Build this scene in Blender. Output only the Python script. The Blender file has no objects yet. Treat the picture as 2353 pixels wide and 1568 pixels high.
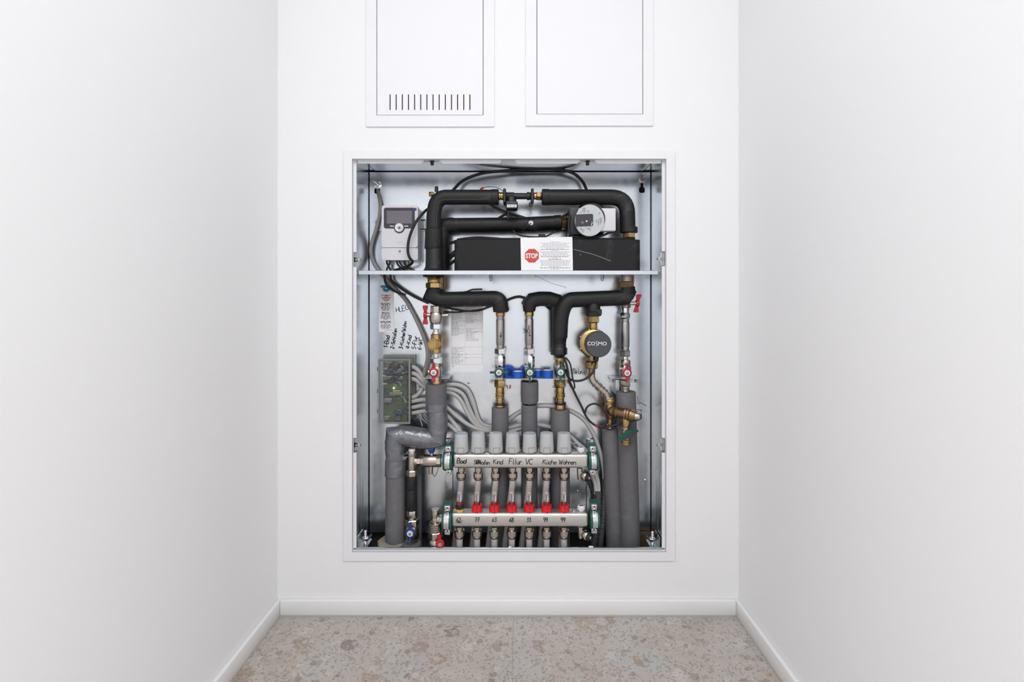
import bpy, bmesh, math, random
from mathutils import Vector, Matrix
random.seed(7)
R = math.radians
SC = bpy.context.scene
COL = SC.collection

# ---------------------------------------------------------------- camera, world, lights, exposure
F, D, VX, VY, CZ = 1107.0, 1.35, 1188.0, 690.0, 0.88     # focal length in px, distance to the wall, vanishing point, eye height
cam = bpy.data.objects.new('camera', bpy.data.cameras.new('camera'))
COL.objects.link(cam)
cam.location = (0, -D, CZ); cam.rotation_euler = (R(90), 0, 0)
cam.data.sensor_width = 36; cam.data.lens = 36*F/2353
cam.data.shift_x = -(VX-1176.5)/2353; cam.data.shift_y = -(784-VY)/2353
cam.data.clip_start = 0.02
SC.camera = cam
w = bpy.data.worlds.new('world'); SC.world = w; w.use_nodes = True
w.node_tree.nodes['Background'].inputs[0].default_value = (0.95, 0.97, 1, 1)
w.node_tree.nodes['Background'].inputs[1].default_value = 0.6
def area(name, loc, rot, sx, sy, power, col=(1, 1, 1)):
    l = bpy.data.lights.new(name, 'AREA'); l.shape = 'RECTANGLE'; l.size = sx; l.size_y = sy; l.energy = power; l.color = col
    o = bpy.data.objects.new(name, l); o.location = loc; o.rotation_euler = rot; COL.objects.link(o); return o
area('side_fill_left', (-2.25, -2.55, 1.6), (R(90), 0, R(-90)), 2.2, 1.5, 19, (0.98, 0.99, 1))  # added light out of view, no window there; brightens the right niche wall
area('side_fill_right', (2.25, -2.55, 1.6), (R(90), 0, R(90)), 2.2, 1.5, 19, (0.98, 0.99, 1))  # its added counterpart, also without a window, for the left niche wall
area('ceiling_light', (0, -1.85, 2.52), (0, 0, 0), 3.0, 1.6, 58, (0.985, 0.992, 1))
SC.view_settings.view_transform = 'Standard'; SC.view_settings.look = 'None'
SC.view_settings.exposure = 0.04; SC.view_settings.gamma = 1.0; SC.view_settings.use_curve_mapping = False

# ---------------------------------------------------------------- geometry helpers (metres; x right, y into the wall, z up)
def S(y): return F/(D+y)                                  # pixels per metre at depth y
def PX(px, y): return (px-VX)/S(y)
def PZ(py, y): return CZ-(py-VY)/S(y)
def P(px, py, y): return Vector((PX(px, y), y, PZ(py, y)))
X_, Y_, Z_ = Vector((1, 0, 0)), Vector((0, 1, 0)), Vector((0, 0, 1))
def perp(a):
    a = a.normalized(); b = Z_ if abs(a.z) < 0.9 else X_
    u = b.cross(a).normalized(); return u, a.cross(u).normalized()
class MB:
    def __init__(s): s.v = []; s.f = []
    def add(s, v, f):
        n = len(s.v); s.v += [Vector(a) for a in v]; s.f += [tuple(i+n for i in q) for q in f]; return s
    def box(s, x0, x1, y0, y1, z0, z1):
        v = [(x, y, z) for x in (x0, x1) for y in (y0, y1) for z in (z0, z1)]
        return s.add(v, [(0, 1, 3, 2), (4, 6, 7, 5), (0, 4, 5, 1), (2, 3, 7, 6), (0, 2, 6, 4), (1, 5, 7, 3)])
    def rbox(s, x0, x1, y0, y1, z0, z1, b=0.003, seg=2, axis=None):
        bm = bmesh.new(); bmesh.ops.create_cube(bm, size=1)
        for v in bm.verts:
            v.co = Vector(((x0+x1)/2+v.co.x*(x1-x0), (y0+y1)/2+v.co.y*(y1-y0), (z0+z1)/2+v.co.z*(z1-z0)))
        ed = bm.edges[:]
        if axis is not None:
            ed = [e for e in ed if abs((e.verts[0].co-e.verts[1].co)[axis]) > 1e-6]
        bmesh.ops.bevel(bm, geom=ed, offset=b, segments=seg, affect='EDGES', profile=0.5)
        bm.verts.index_update()
        s.add([v.co for v in bm.verts], [[v.index for v in f.verts] for f in bm.faces]); bm.free(); return s
    def lathe(s, o, ax, prof, n=24, rot=0.0):
        ax = Vector(ax).normalized(); u, w_ = perp(ax); rings = []; v = []
        for t, r in prof:
            for k in range(n):
                a = rot+2*math.pi*k/n
                v.append(Vector(o)+ax*t+(u*math.cos(a)+w_*math.sin(a))*max(r, 1e-5))
        f = []
        for i in range(len(prof)-1):
            for k in range(n):
                a, b = i*n+k, i*n+(k+1) % n; f.append((a, b, b+n, a+n))
        f.append(tuple(range(n))[::-1]); m = (len(prof)-1)*n; f.append(tuple(range(m, m+n)))
        return s.add(v, f)
    def tube(s, pts, r, n=16, closed=False):
        pts = [Vector(p) for p in pts]; m = len(pts)
        rs = r if isinstance(r, (list, tuple)) else [r]*m
        ts = [(pts[i+1]-pts[i]).normalized() for i in range(m-1)]
        u, w_ = perp(ts[0]); v = []; f = []
        for i in range(m):
            t0 = ts[max(i-1, 0)]; t1 = ts[min(i, m-2)]; t = (t0+t1)
            t = t.normalized() if t.length > 1e-6 else t1
            for k in range(n):
                a = 2*math.pi*k/n; o = (u*math.cos(a)+w_*math.sin(a))*rs[i]
                d = t0.dot(t)
                o = o-t0*(o.dot(t)/d) if d > 0.25 else o
                v.append(pts[i]+o)
            if 0 < i < m-1 or (i == 0):
                q = t0.rotation_difference(t1); u = q @ u; w_ = q @ w_
        for i in range(m-1):
            for k in range(n):
                a, b = i*n+k, i*n+(k+1) % n; f.append((a, b, b+n, a+n))
        f.append(tuple(range(n))[::-1]); q = (m-1)*n; f.append(tuple(range(q, q+n)))
        return s.add(v, f)
    def prism(s, poly, vec):
        n = len(poly); vec = Vector(vec); v = [Vector(p) for p in poly]+[Vector(p)+vec for p in poly]
        f = [tuple(range(n))[::-1], tuple(range(n, 2*n))]+[(k, (k+1) % n, n+(k+1) % n, n+k) for k in range(n)]
        return s.add(v, f)
    def plate(s, x0, x1, z0, z1, y0, y1, holes=()):
        xs = sorted({x0, x1, *[h[0] for h in holes], *[h[1] for h in holes]}); zs = sorted({z0, z1, *[h[2] for h in holes], *[h[3] for h in holes]})
        xs = [x for x in xs if x0 <= x <= x1]; zs = [z for z in zs if z0 <= z <= z1]
        def full(i, j):
            if not (0 <= i < len(xs)-1 and 0 <= j < len(zs)-1): return False
            cx, cz = (xs[i]+xs[i+1])/2, (zs[j]+zs[j+1])/2
            return not any(h[0] < cx < h[1] and h[2] < cz < h[3] for h in holes)
        for i in range(len(xs)-1):
            for j in range(len(zs)-1):
                if not full(i, j): continue
                a, b, c, d = xs[i], xs[i+1], zs[j], zs[j+1]
                s.add([(a, y0, c), (b, y0, c), (b, y0, d), (a, y0, d)], [(0, 1, 2, 3)])
                s.add([(a, y1, c), (b, y1, c), (b, y1, d), (a, y1, d)], [(3, 2, 1, 0)])
                if not full(i-1, j): s.add([(a, y0, c), (a, y0, d), (a, y1, d), (a, y1, c)], [(0, 1, 2, 3)])
                if not full(i+1, j): s.add([(b, y0, c), (b, y0, d), (b, y1, d), (b, y1, c)], [(3, 2, 1, 0)])
                if not full(i, j-1): s.add([(a, y0, c), (b, y0, c), (b, y1, c), (a, y1, c)], [(3, 2, 1, 0)])
                if not full(i, j+1): s.add([(a, y0, d), (b, y0, d), (b, y1, d), (a, y1, d)], [(0, 1, 2, 3)])
        return s
    def wob(s, amp, freq=60.0, seed=0):
        from mathutils import noise
        for i, p in enumerate(s.v):
            q = noise.noise_vector(p*freq+Vector((seed, seed*1.7, 0))); s.v[i] = p+q*amp
        return s
def sm(pts, k=6):                                          # Catmull-Rom through the points
    pts = [Vector(p) for p in pts]; out = []; n = len(pts)
    for i in range(n-1):
        a, b, c, d = pts[max(i-1, 0)], pts[i], pts[i+1], pts[min(i+2, n-1)]
        for j in range(k):
            t = j/k
            out.append(0.5*((2*b)+(c-a)*t+(2*a-5*b+4*c-d)*t*t+(3*b-a-3*c+d)*t**3))
    out.append(pts[-1]); return out
def PP(y, *pts): return [P(p[0], p[1], p[2] if len(p) > 2 else y) for p in pts]
def bend(pts, rad, k=8):                                   # polyline with rounded corners
    pts = [Vector(p) for p in pts]; out = [pts[0]]
    for i in range(1, len(pts)-1):
        a, b, c = pts[i-1], pts[i], pts[i+1]; d0 = (a-b).normalized(); d1 = (c-b).normalized()
        l = min(rad, (a-b).length*0.49, (c-b).length*0.49); p, q = b+d0*l, b+d1*l
        for j in range(k+1):
            t = j/k; out.append(p*(1-t)**2+b*2*t*(1-t)+q*t*t)
    out.append(pts[-1]); return out

ALL = []
def obj(name, mb, m, parent=None, label=None, ang=38):
    me = bpy.data.meshes.new(name); me.from_pydata([tuple(p) for p in mb.v], [], mb.f); me.update()
    bm = bmesh.new(); bm.from_mesh(me); bmesh.ops.recalc_face_normals(bm, faces=bm.faces) if len(bm.faces) < 60000 else None
    bm.to_mesh(me); bm.free()
    me.polygons.foreach_set('use_smooth', [True]*len(me.polygons)); me.set_sharp_from_angle(angle=R(ang))
    me.materials.append(m)
    o = bpy.data.objects.new(name, me); COL.objects.link(o); o.parent = parent
    if label: o['label'] = label
    if name in ('body_print', 'bold_print', 'face_print', 'small_print', 'label_print', 'terminal_screws', 'label_border', 'table_rules'): o['kind'] = 'stuff'   # print too small to pick apart
    ALL.append(o); return o
def tag(o, label, cat, group=None):
    o['label'] = label; o['category'] = cat
    if group: o['group'] = group
    return o
def thing(name, label, cat, group=None):
    o = bpy.data.objects.new(name, None); o.empty_display_size = 0.02; COL.objects.link(o); ALL.append(o)
    return tag(o, label, cat, group)
def struct(o): o['kind'] = 'structure'; return o
def finalise():                                            # origins: base of each thing, centre of each part
    kids = {}
    for o in ALL: kids.setdefault(o.parent, []).append(o)
    def pts(o):
        r = [v.co.copy() for v in o.data.vertices] if o.type == 'MESH' else []
        for c in kids.get(o, []): r += pts(c)
        return r
    def place(o, po):
        q = pts(o) if o.parent is None or o.type != 'MESH' else [v.co for v in o.data.vertices]
        lo = Vector([min(p[i] for p in q) for i in range(3)]); hi = Vector([max(p[i] for p in q) for i in range(3)])
        c = (lo+hi)/2
        if o.parent is None: c.z = lo.z
        if o.type == 'MESH': o.data.transform(Matrix.Translation(-c))
        ch = kids.get(o, [])
        o.location = c-po
        for k in ch: place(k, c)
    for o in kids[None]: place(o, Vector())

# ---------------------------------------------------------------- materials
def mat(name, col, rough=0.5, metal=0.0, **k):
    m = bpy.data.materials.new(name); m.use_nodes = True; b = m.node_tree.nodes['Principled BSDF']
    b.inputs['Base Color'].default_value = (*col, 1); b.inputs['Roughness'].default_value = rough; b.inputs['Metallic'].default_value = metal
    for a, v in k.items(): b.inputs[a.replace('_', ' ')].default_value = v
    return m
def noisy(m, scale, amt, bump=0.0, rough_amt=0.0, detail=4.0, dist=0.002, stretch=(1, 1, 1)):   # colour variation, roughness variation, fine relief
    nt = m.node_tree; b = nt.nodes['Principled BSDF']; N = nt.nodes.new; L = nt.links.new
    tc = N('ShaderNodeTexCoord'); mp = N('ShaderNodeMapping'); mp.inputs['Scale'].default_value = stretch
    no = N('ShaderNodeTexNoise'); no.inputs['Scale'].default_value = scale; no.inputs['Detail'].default_value = detail
    L(tc.outputs['Object'], mp.inputs[0]); L(mp.outputs[0], no.inputs['Vector'])
    c = b.inputs['Base Color'].default_value[:3]
    mx = N('ShaderNodeMix'); mx.data_type = 'RGBA'
    mx.inputs[6].default_value = (*[v*(1-amt) for v in c], 1); mx.inputs[7].default_value = (*[min(1, v*(1+amt)) for v in c], 1)
    L(no.outputs[0], mx.inputs[0]); L(mx.outputs[2], b.inputs['Base Color'])
    if rough_amt:
        r = b.inputs['Roughness'].default_value; mr = N('ShaderNodeMapRange')
        mr.inputs['To Min'].default_value = max(0.02, r-rough_amt); mr.inputs['To Max'].default_value = min(1, r+rough_amt)
        L(no.outputs[0], mr.inputs[0]); L(mr.outputs[0], b.inputs['Roughness'])
    if bump:
        bp = N('ShaderNodeBump'); bp.inputs['Strength'].default_value = bump; bp.inputs['Distance'].default_value = dist
        L(no.outputs[0], bp.inputs['Height']); L(bp.outputs[0], b.inputs['Normal'])
    return m
M = {}
M['paint'] = noisy(mat('wall_paint', (0.86, 0.86, 0.87), 0.8, 0, Specular_IOR_Level=0.2), 260, 0.01, 0.05)
M['ceil'] = noisy(mat('ceiling_paint', (0.88, 0.88, 0.88), 0.7), 200, 0.01)
M['board'] = noisy(mat('skirting_lacquer', (0.84, 0.84, 0.84), 0.35), 90, 0.015)
M['seal'] = noisy(mat('grey_silicone', (0.47, 0.44, 0.41), 0.6), 80, 0.05)
M['powder'] = noisy(mat('white_powder_coat', (0.83, 0.83, 0.855), 0.5, 0, Specular_IOR_Level=0.3), 700, 0.01, 0.04)
M['void'] = noisy(mat('raw_masonry', (0.055, 0.05, 0.047), 0.95), 60, 0.5, 0.6)
M['dirt'] = noisy(mat('dusty_screed', (0.05, 0.047, 0.045), 0.95), 90, 0.7, 0.8)
M['foam'] = noisy(mat('black_rubber_foam', (0.011, 0.0105, 0.0115), 0.5, 0, Specular_IOR_Level=0.4), 35, 0.35, 0.25, 0.12)
M['epp'] = noisy(mat('black_moulded_foam', (0.013, 0.013, 0.0145), 0.6, 0, Specular_IOR_Level=0.28), 120, 0.3, 0.3, 0.1)
M['grey'] = noisy(mat('grey_pipe_foam', (0.135, 0.132, 0.142), 0.75), 60, 0.14, 0.25)
def tape():
    m = noisy(mat('silver_duct_tape', (0.20, 0.205, 0.23), 0.22, 0.5), 40, 0.25, 0, 0.08); nt = m.node_tree; b = nt.nodes['Principled BSDF']; N = nt.nodes.new; L = nt.links.new
    tc = N('ShaderNodeTexCoord'); wn = N('ShaderNodeTexNoise'); wn.inputs['Scale'].default_value = 18; L(tc.outputs['Object'], wn.inputs['Vector'])
    vm = N('ShaderNodeVectorMath'); vm.operation = 'MULTIPLY_ADD'; vm.inputs[1].default_value = (0.11, 0.11, 0.11); L(wn.outputs['Color'], vm.inputs[0]); L(tc.outputs['Object'], vm.inputs[2])
    vo = N('ShaderNodeTexVoronoi'); vo.feature = 'DISTANCE_TO_EDGE'; vo.inputs['Scale'].default_value = 19; L(vm.outputs[0], vo.inputs['Vector'])
    bp = N('ShaderNodeBump'); bp.inputs['Strength'].default_value = 0.7; bp.inputs['Distance'].default_value = 0.004; L(vo.outputs['Distance'], bp.inputs['Height']); L(bp.outputs[0], b.inputs['Normal']); return m
M['tape'] = tape()
M['brass'] = noisy(mat('brass', (0.47, 0.325, 0.14), 0.26, 1), 40, 0.2, 0, 0.08)
M['bronze'] = noisy(mat('tarnished_bronze', (0.28, 0.175, 0.095), 0.38, 1), 60, 0.35, 0.15, 0.1)
M['copper'] = noisy(mat('copper', (0.60, 0.32, 0.19), 0.3, 1), 40, 0.2)
M['nickel'] = noisy(mat('nickel_plate', (0.50, 0.455, 0.40), 0.25, 1), 40, 0.15, 0.05, 0.08)
M['chrome'] = noisy(mat('chrome_plate', (0.75, 0.76, 0.78), 0.13, 1), 40, 0.06)
M['steel'] = noisy(mat('stainless_pipe', (0.40, 0.385, 0.37), 0.34, 1), 30, 0.12, 0, 0.06)
M['bar'] = noisy(mat('brushed_manifold_steel', (0.66, 0.645, 0.62), 0.42, 1), 60, 0.1, 0.03, 0.08, stretch=(0.15, 1, 1))
M['red'] = noisy(mat('red_plastic', (0.42, 0.010, 0.022), 0.35), 60, 0.15)
M['redclear'] = noisy(mat('dark_red_plastic', (0.16, 0.012, 0.02), 0.2), 60, 0.1)
M['brightred'] = noisy(mat('bright_red_plastic', (0.72, 0.008, 0.016), 0.3), 60, 0.1)
M['green'] = noisy(mat('green_plastic', (0.006, 0.085, 0.06), 0.4), 60, 0.15)
M['rubber'] = noisy(mat('green_rubber', (0.012, 0.10, 0.075), 0.5), 60, 0.2)
M['blue'] = noisy(mat('blue_plastic', (0.012, 0.04, 0.22), 0.35), 60, 0.15)
M['roll'] = noisy(mat('blue_tape_roll', (0.01, 0.10, 0.50), 0.4), 60, 0.1)
M['white'] = noisy(mat('white_plastic', (0.80, 0.80, 0.82), 0.35), 60, 0.01)
M['case'] = noisy(mat('light_grey_case', (0.70, 0.70, 0.735), 0.4), 300, 0.01, 0.03)
M['act'] = noisy(mat('grey_white_plastic', (0.52, 0.525, 0.535), 0.4), 60, 0.02)
M['black'] = noisy(mat('black_plastic', (0.012, 0.012, 0.014), 0.4), 60, 0.2)
M['cable'] = noisy(mat('black_cable', (0.010, 0.010, 0.012), 0.42), 40, 0.2)
M['gcable'] = noisy(mat('grey_cable', (0.49, 0.485, 0.48), 0.45), 30, 0.05)
M['dcable'] = noisy(mat('warm_grey_cable', (0.28, 0.265, 0.25), 0.45), 30, 0.05)
M['conduit'] = noisy(mat('dark_conduit', (0.072, 0.072, 0.08), 0.5), 30, 0.1)
M['pex'] = noisy(mat('milky_pex', (0.47, 0.45, 0.43), 0.4), 25, 0.06)
M['screen'] = noisy(mat('lcd_glass', (0.16, 0.145, 0.17), 0.12), 12, 0.12)
M['bezel'] = noisy(mat('dark_bezel', (0.035, 0.033, 0.04), 0.3), 30, 0.1)
M['cap'] = noisy(mat('slate_pump_cap', (0.062, 0.066, 0.078), 0.5), 200, 0.08, 0.08)
M['plate'] = noisy(mat('silver_pump_plate', (0.50, 0.53, 0.545), 0.38, 0.3), 80, 0.03)
M['paper'] = noisy(mat('paper', (0.88, 0.88, 0.90), 0.7), 30, 0.03)
M['ink'] = noisy(mat('black_ink', (0.015, 0.015, 0.018), 0.5), 90, 0.2)
M['print'] = noisy(mat('grey_print', (0.20, 0.20, 0.22), 0.7), 90, 0.2)
M['fade'] = noisy(mat('faint_print', (0.42, 0.42, 0.46), 0.7), 90, 0.1)
M['redink'] = noisy(mat('red_ink', (0.5, 0.02, 0.03), 0.6), 90, 0.1)
M['blueink'] = noisy(mat('blue_ink', (0.02, 0.05, 0.30), 0.6), 90, 0.1)
M['bluepr'] = noisy(mat('blue_print', (0.02, 0.22, 0.55), 0.6), 90, 0.1)
M['stop'] = noisy(mat('stop_red_print', (0.60, 0.075, 0.05), 0.6), 20, 0.06)
M['pcb'] = noisy(mat('green_circuit_board', (0.11, 0.19, 0.08), 0.5), 90, 0.25)
M['term'] = noisy(mat('grey_terminal', (0.24, 0.25, 0.23), 0.5), 90, 0.2)
M['yellow'] = noisy(mat('yellow_plastic', (0.62, 0.40, 0.07), 0.35), 60, 0.1)
M['wood'] = noisy(mat('brown_board', (0.10, 0.055, 0.03), 0.85), 60, 0.4, 0.4)
M['pur'] = noisy(mat('yellowed_foam_collar', (0.30, 0.28, 0.20), 0.8), 60, 0.2, 0.5)
M['gwire'] = noisy(mat('green_wire', (0.03, 0.09, 0.05), 0.5), 60, 0.1)
M['ywire'] = noisy(mat('yellow_wire', (0.45, 0.42, 0.08), 0.5), 60, 0.1)
M['tagrail'] = noisy(mat('dull_zinc_bracket', (0.62, 0.65, 0.67), 0.35, 1), 60, 0.1)
gl = mat('clear_plastic', (0.9, 0.88, 0.85), 0.08); M['clear'] = gl
gl.node_tree.nodes['Principled BSDF'].inputs['Alpha'].default_value = 0.22; noisy(gl, 60, 0.02)
gl = mat('smoked_clear_plastic', (0.17, 0.165, 0.175), 0.12); M['smoke'] = gl
gl.node_tree.nodes['Principled BSDF'].inputs['Alpha'].default_value = 0.14; noisy(gl, 60, 0.05)
led = mat('lit_led', (0.6, 0.9, 0.1), 0.4, 0, Emission_Color=(0.65, 1, 0.12, 1), Emission_Strength=6.0); M['led'] = noisy(led, 60, 0.02)
def scuff(m, scale, lo, hi, col):                           # pale chalky scuffs with a shape of their own
    nt = m.node_tree; b = nt.nodes['Principled BSDF']; N = nt.nodes.new; L = nt.links.new; src = b.inputs['Base Color'].links[0].from_socket
    tc = N('ShaderNodeTexCoord'); no = N('ShaderNodeTexNoise'); no.inputs['Scale'].default_value = scale; no.inputs['Detail'].default_value = 7; no.inputs['Roughness'].default_value = 0.65; no.inputs['Distortion'].default_value = 1.2
    L(tc.outputs['Object'], no.inputs['Vector']); mr = N('ShaderNodeMapRange'); mr.inputs['From Min'].default_value = lo; mr.inputs['From Max'].default_value = hi; L(no.outputs[0], mr.inputs[0])
    mx = N('ShaderNodeMix'); mx.data_type = 'RGBA'; L(mr.outputs[0], mx.inputs[0]); L(src, mx.inputs[6]); mx.inputs[7].default_value = (*col, 1); L(mx.outputs[2], b.inputs['Base Color'])
scuff(M['foam'], 14, 0.56, 0.78, (0.075, 0.074, 0.076)); scuff(M['epp'], 9, 0.58, 0.8, (0.055, 0.055, 0.058)); scuff(M['grey'], 12, 0.55, 0.8, (0.20, 0.197, 0.205))
def zinc():
    m = mat('galvanised_sheet', (0.74, 0.77, 0.79), 0.27, 1); nt = m.node_tree; b = nt.nodes['Principled BSDF']; N = nt.nodes.new; L = nt.links.new
    tc = N('ShaderNodeTexCoord'); vo = N('ShaderNodeTexVoronoi'); vo.inputs['Scale'].default_value = 48
    no = N('ShaderNodeTexNoise'); no.inputs['Scale'].default_value = 9; no.inputs['Detail'].default_value = 5
    L(tc.outputs['Object'], vo.inputs['Vector']); L(tc.outputs['Object'], no.inputs['Vector'])
    bw = N('ShaderNodeSeparateColor'); L(vo.outputs['Color'], bw.inputs[0])
    ad = N('ShaderNodeMath'); ad.operation = 'MULTIPLY_ADD'; ad.inputs[1].default_value = 0.24; L(bw.outputs[0], ad.inputs[0]); L(no.outputs[0], ad.inputs[2])
    cr = N('ShaderNodeValToRGB'); cr.color_ramp.elements[0].position = 0.3; cr.color_ramp.elements[1].position = 1.0
    cr.color_ramp.elements[0].color = (0.60, 0.645, 0.69, 1); cr.color_ramp.elements[1].color = (0.71, 0.75, 0.795, 1)
    L(ad.outputs[0], cr.inputs[0]); L(cr.outputs[0], b.inputs['Base Color'])
    mr = N('ShaderNodeMapRange'); mr.inputs['From Min'].default_value = 0.2; mr.inputs['From Max'].default_value = 1.1
    mr.inputs['To Min'].default_value = 0.17; mr.inputs['To Max'].default_value = 0.29; L(ad.outputs[0], mr.inputs[0]); L(mr.outputs[0], b.inputs['Roughness'])
    bp = N('ShaderNodeBump'); bp.inputs['Strength'].default_value = 0.04; bp.inputs['Distance'].default_value = 0.004; L(no.outputs[0], bp.inputs['Height']); L(bp.outputs[0], b.inputs['Normal'])
    return m
M['zinc'] = zinc()
def stone():
    m = mat('conglomerate_stone', (0.4, 0.36, 0.33), 0.45); nt = m.node_tree; b = nt.nodes['Principled BSDF']; N = nt.nodes.new; L = nt.links.new
    geo = N('ShaderNodeNewGeometry'); wn = N('ShaderNodeTexNoise'); wn.inputs['Scale'].default_value = 22; wn.inputs['Detail'].default_value = 4
    L(geo.outputs['Position'], wn.inputs['Vector'])
    vm = N('ShaderNodeVectorMath'); vm.operation = 'MULTIPLY_ADD'; vm.inputs[1].default_value = (0.03, 0.03, 0.0); L(wn.outputs['Color'], vm.inputs[0]); L(geo.outputs['Position'], vm.inputs[2])
    def vor(scale, lo, hi, stops):
        v = N('ShaderNodeTexVoronoi'); v.inputs['Scale'].default_value = scale; v.voronoi_dimensions = '2D'; L(vm.outputs[0], v.inputs['Vector'])
        sp = N('ShaderNodeSeparateColor'); L(v.outputs['Color'], sp.inputs[0])
        r = N('ShaderNodeValToRGB'); r.color_ramp.interpolation = 'CONSTANT'; el = r.color_ramp.elements
        el[0].position = 0; el[0].color = (*stops[0][1], 1); el[1].position = stops[1][0]; el[1].color = (*stops[1][1], 1)
        for p, c in stops[2:]:
            e = el.new(p); e.color = (*c, 1)
        L(sp.outputs[0], r.inputs[0])
        th = N('ShaderNodeMath'); th.operation = 'LESS_THAN'; th.inputs[1].default_value = hi; L(v.outputs['Distance'], th.inputs[0])
        g = N('ShaderNodeMath'); g.operation = 'GREATER_THAN'; g.inputs[1].default_value = lo; L(sp.outputs[1], g.inputs[0])
        mu = N('ShaderNodeMath'); mu.operation = 'MULTIPLY'; L(th.outputs[0], mu.inputs[0]); L(g.outputs[0], mu.inputs[1])
        return r.outputs[0], mu.outputs[0]
    n2 = N('ShaderNodeTexNoise'); n2.inputs['Scale'].default_value = 5; n2.inputs['Detail'].default_value = 8; n2.inputs['Roughness'].default_value = 0.62; L(geo.outputs['Position'], n2.inputs['Vector'])
    base = N('ShaderNodeValToRGB'); e = base.color_ramp.elements
    e[0].position = 0.36; e[0].color = (0.45, 0.385, 0.34, 1); e[1].position = 0.64; e[1].color = (0.51, 0.48, 0.455, 1); L(n2.outputs[0], base.inputs[0])
    cur = base.outputs[0]
    def over(cur, c, f, k):
        q = N('ShaderNodeMath'); q.operation = 'MULTIPLY'; q.inputs[1].default_value = k; L(f, q.inputs[0])
        mx = N('ShaderNodeMix'); mx.data_type = 'RGBA'; L(q.outputs[0], mx.inputs[0]); L(cur, mx.inputs[6]); L(c, mx.inputs[7]); return mx.outputs[2]
    A = [(0, (0.52, 0.49, 0.46)), (0.3, (0.36, 0.29, 0.23)), (0.5, (0.47, 0.44, 0.42)), (0.7, (0.24, 0.20, 0.18)), (0.8, (0.56, 0.545, 0.52))]
    c, f = vor(7, 0.66, 0.42, [(0, (0.47, 0.465, 0.45)), (0.4, (0.40, 0.33, 0.27)), (0.6, (0.50, 0.49, 0.47))]); cur = over(cur, c, f, 0.6)
    c, f = vor(20, 0.72, 0.42, A); cur = over(cur, c, f, 0.8)
    c, f = vor(55, 0.66, 0.45, A); cur = over(cur, c, f, 0.65)
    c, f = vor(150, 0.5, 0.5, [(0, (0.30, 0.25, 0.22)), (0.4, (0.50, 0.46, 0.43)), (0.8, (0.20, 0.17, 0.15))]); cur = over(cur, c, f, 0.5)
    n3 = N('ShaderNodeTexNoise'); n3.inputs['Scale'].default_value = 330; n3.inputs['Detail'].default_value = 3; L(geo.outputs['Position'], n3.inputs['Vector'])
    r3 = N('ShaderNodeValToRGB'); r3.color_ramp.elements[0].position = 0.28; r3.color_ramp.elements[0].color = (0.55, 0.53, 0.51, 1); r3.color_ramp.elements[1].position = 0.5; r3.color_ramp.elements[1].color = (1, 1, 1, 1); L(n3.outputs[0], r3.inputs[0])
    mx = N('ShaderNodeMix'); mx.data_type = 'RGBA'; mx.blend_type = 'MULTIPLY'; mx.inputs[0].default_value = 1; L(cur, mx.inputs[6]); L(r3.outputs[0], mx.inputs[7])
    L(mx.outputs[2], b.inputs['Base Color']); return m
M['stone'] = stone()

# ---------------------------------------------------------------- part helpers
def vl(x, y, prof, n=24, rot=0.0, mb=None):               # turned about a vertical axis; prof [(py, r px)]
    mb = mb or MB(); s_ = S(y); q = [((py-VY)/s_, r/s_) for py, r in prof]
    return mb.lathe((PX(x, y), y, CZ), (0, 0, -1), q, n, rot)
def hl(py, y, prof, n=24, rot=0.0, mb=None):              # turned about a horizontal axis; prof [(px, r px)]
    mb = mb or MB(); s_ = S(y)
    return mb.lathe((0, y, PZ(py, y)), (1, 0, 0), [((px-VX)/s_, r/s_) for px, r in prof], n, rot)
def fl(px, py, y, prof, n=28, rot=0.0, mb=None):          # turned about the axis facing the room; prof [(metres towards the room, r px)]
    mb = mb or MB(); s_ = S(y)
    return mb.lathe(P(px, py, y), (0, -1, 0), [(d, r/s_) for d, r in prof], n, rot)
def chamfer(a, b, r, c=0.12):
    h = b-a; return [(a, r*0.88), (a+h*c, r), (b-h*c, r), (b, r*0.88)]
def stack(par, x, y, segs, horiz=False):                   # parts of a fitting, one after another: (name, material, kind, from, to, r[, r2])
    for sg in segs:
        nm, m, kd, a, b, r = sg[:6]; r2 = sg[6] if len(sg) > 6 else r
        n, rot = 24, 0.0
        if kd == 'h': prof = chamfer(a, b, r); n = 6; rot = 0.25
        elif kd == 'o': prof = chamfer(a, b, r); n = 8; rot = 0.2
        elif kd == 'b': h = b-a; prof = [(a, r*0.78), (a+h*0.1, r*0.92), (a+h*0.35, r), (a+h*0.65, r), (a+h*0.9, r*0.92), (b, r*0.78)]
        elif kd == 'r':
            k = max(2, int((b-a)/4)); prof = []
            for i in range(k):
                t = a+(b-a)*i/k; d = (b-a)/k; prof += [(t, r*0.86), (t+d*0.2, r), (t+d*0.6, r), (t+d*0.8, r*0.86)]
            prof.append((b, r*0.86))
        else: prof = [(a, r*0.95), (a+min(1, abs(b-a)*0.2), r), (b-min(1, abs(b-a)*0.2), r2), (b, r2*0.95)]
        obj(nm, hl(x, y, prof, n, rot) if horiz else vl(x, y, prof, n, rot), M[m], par)
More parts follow.
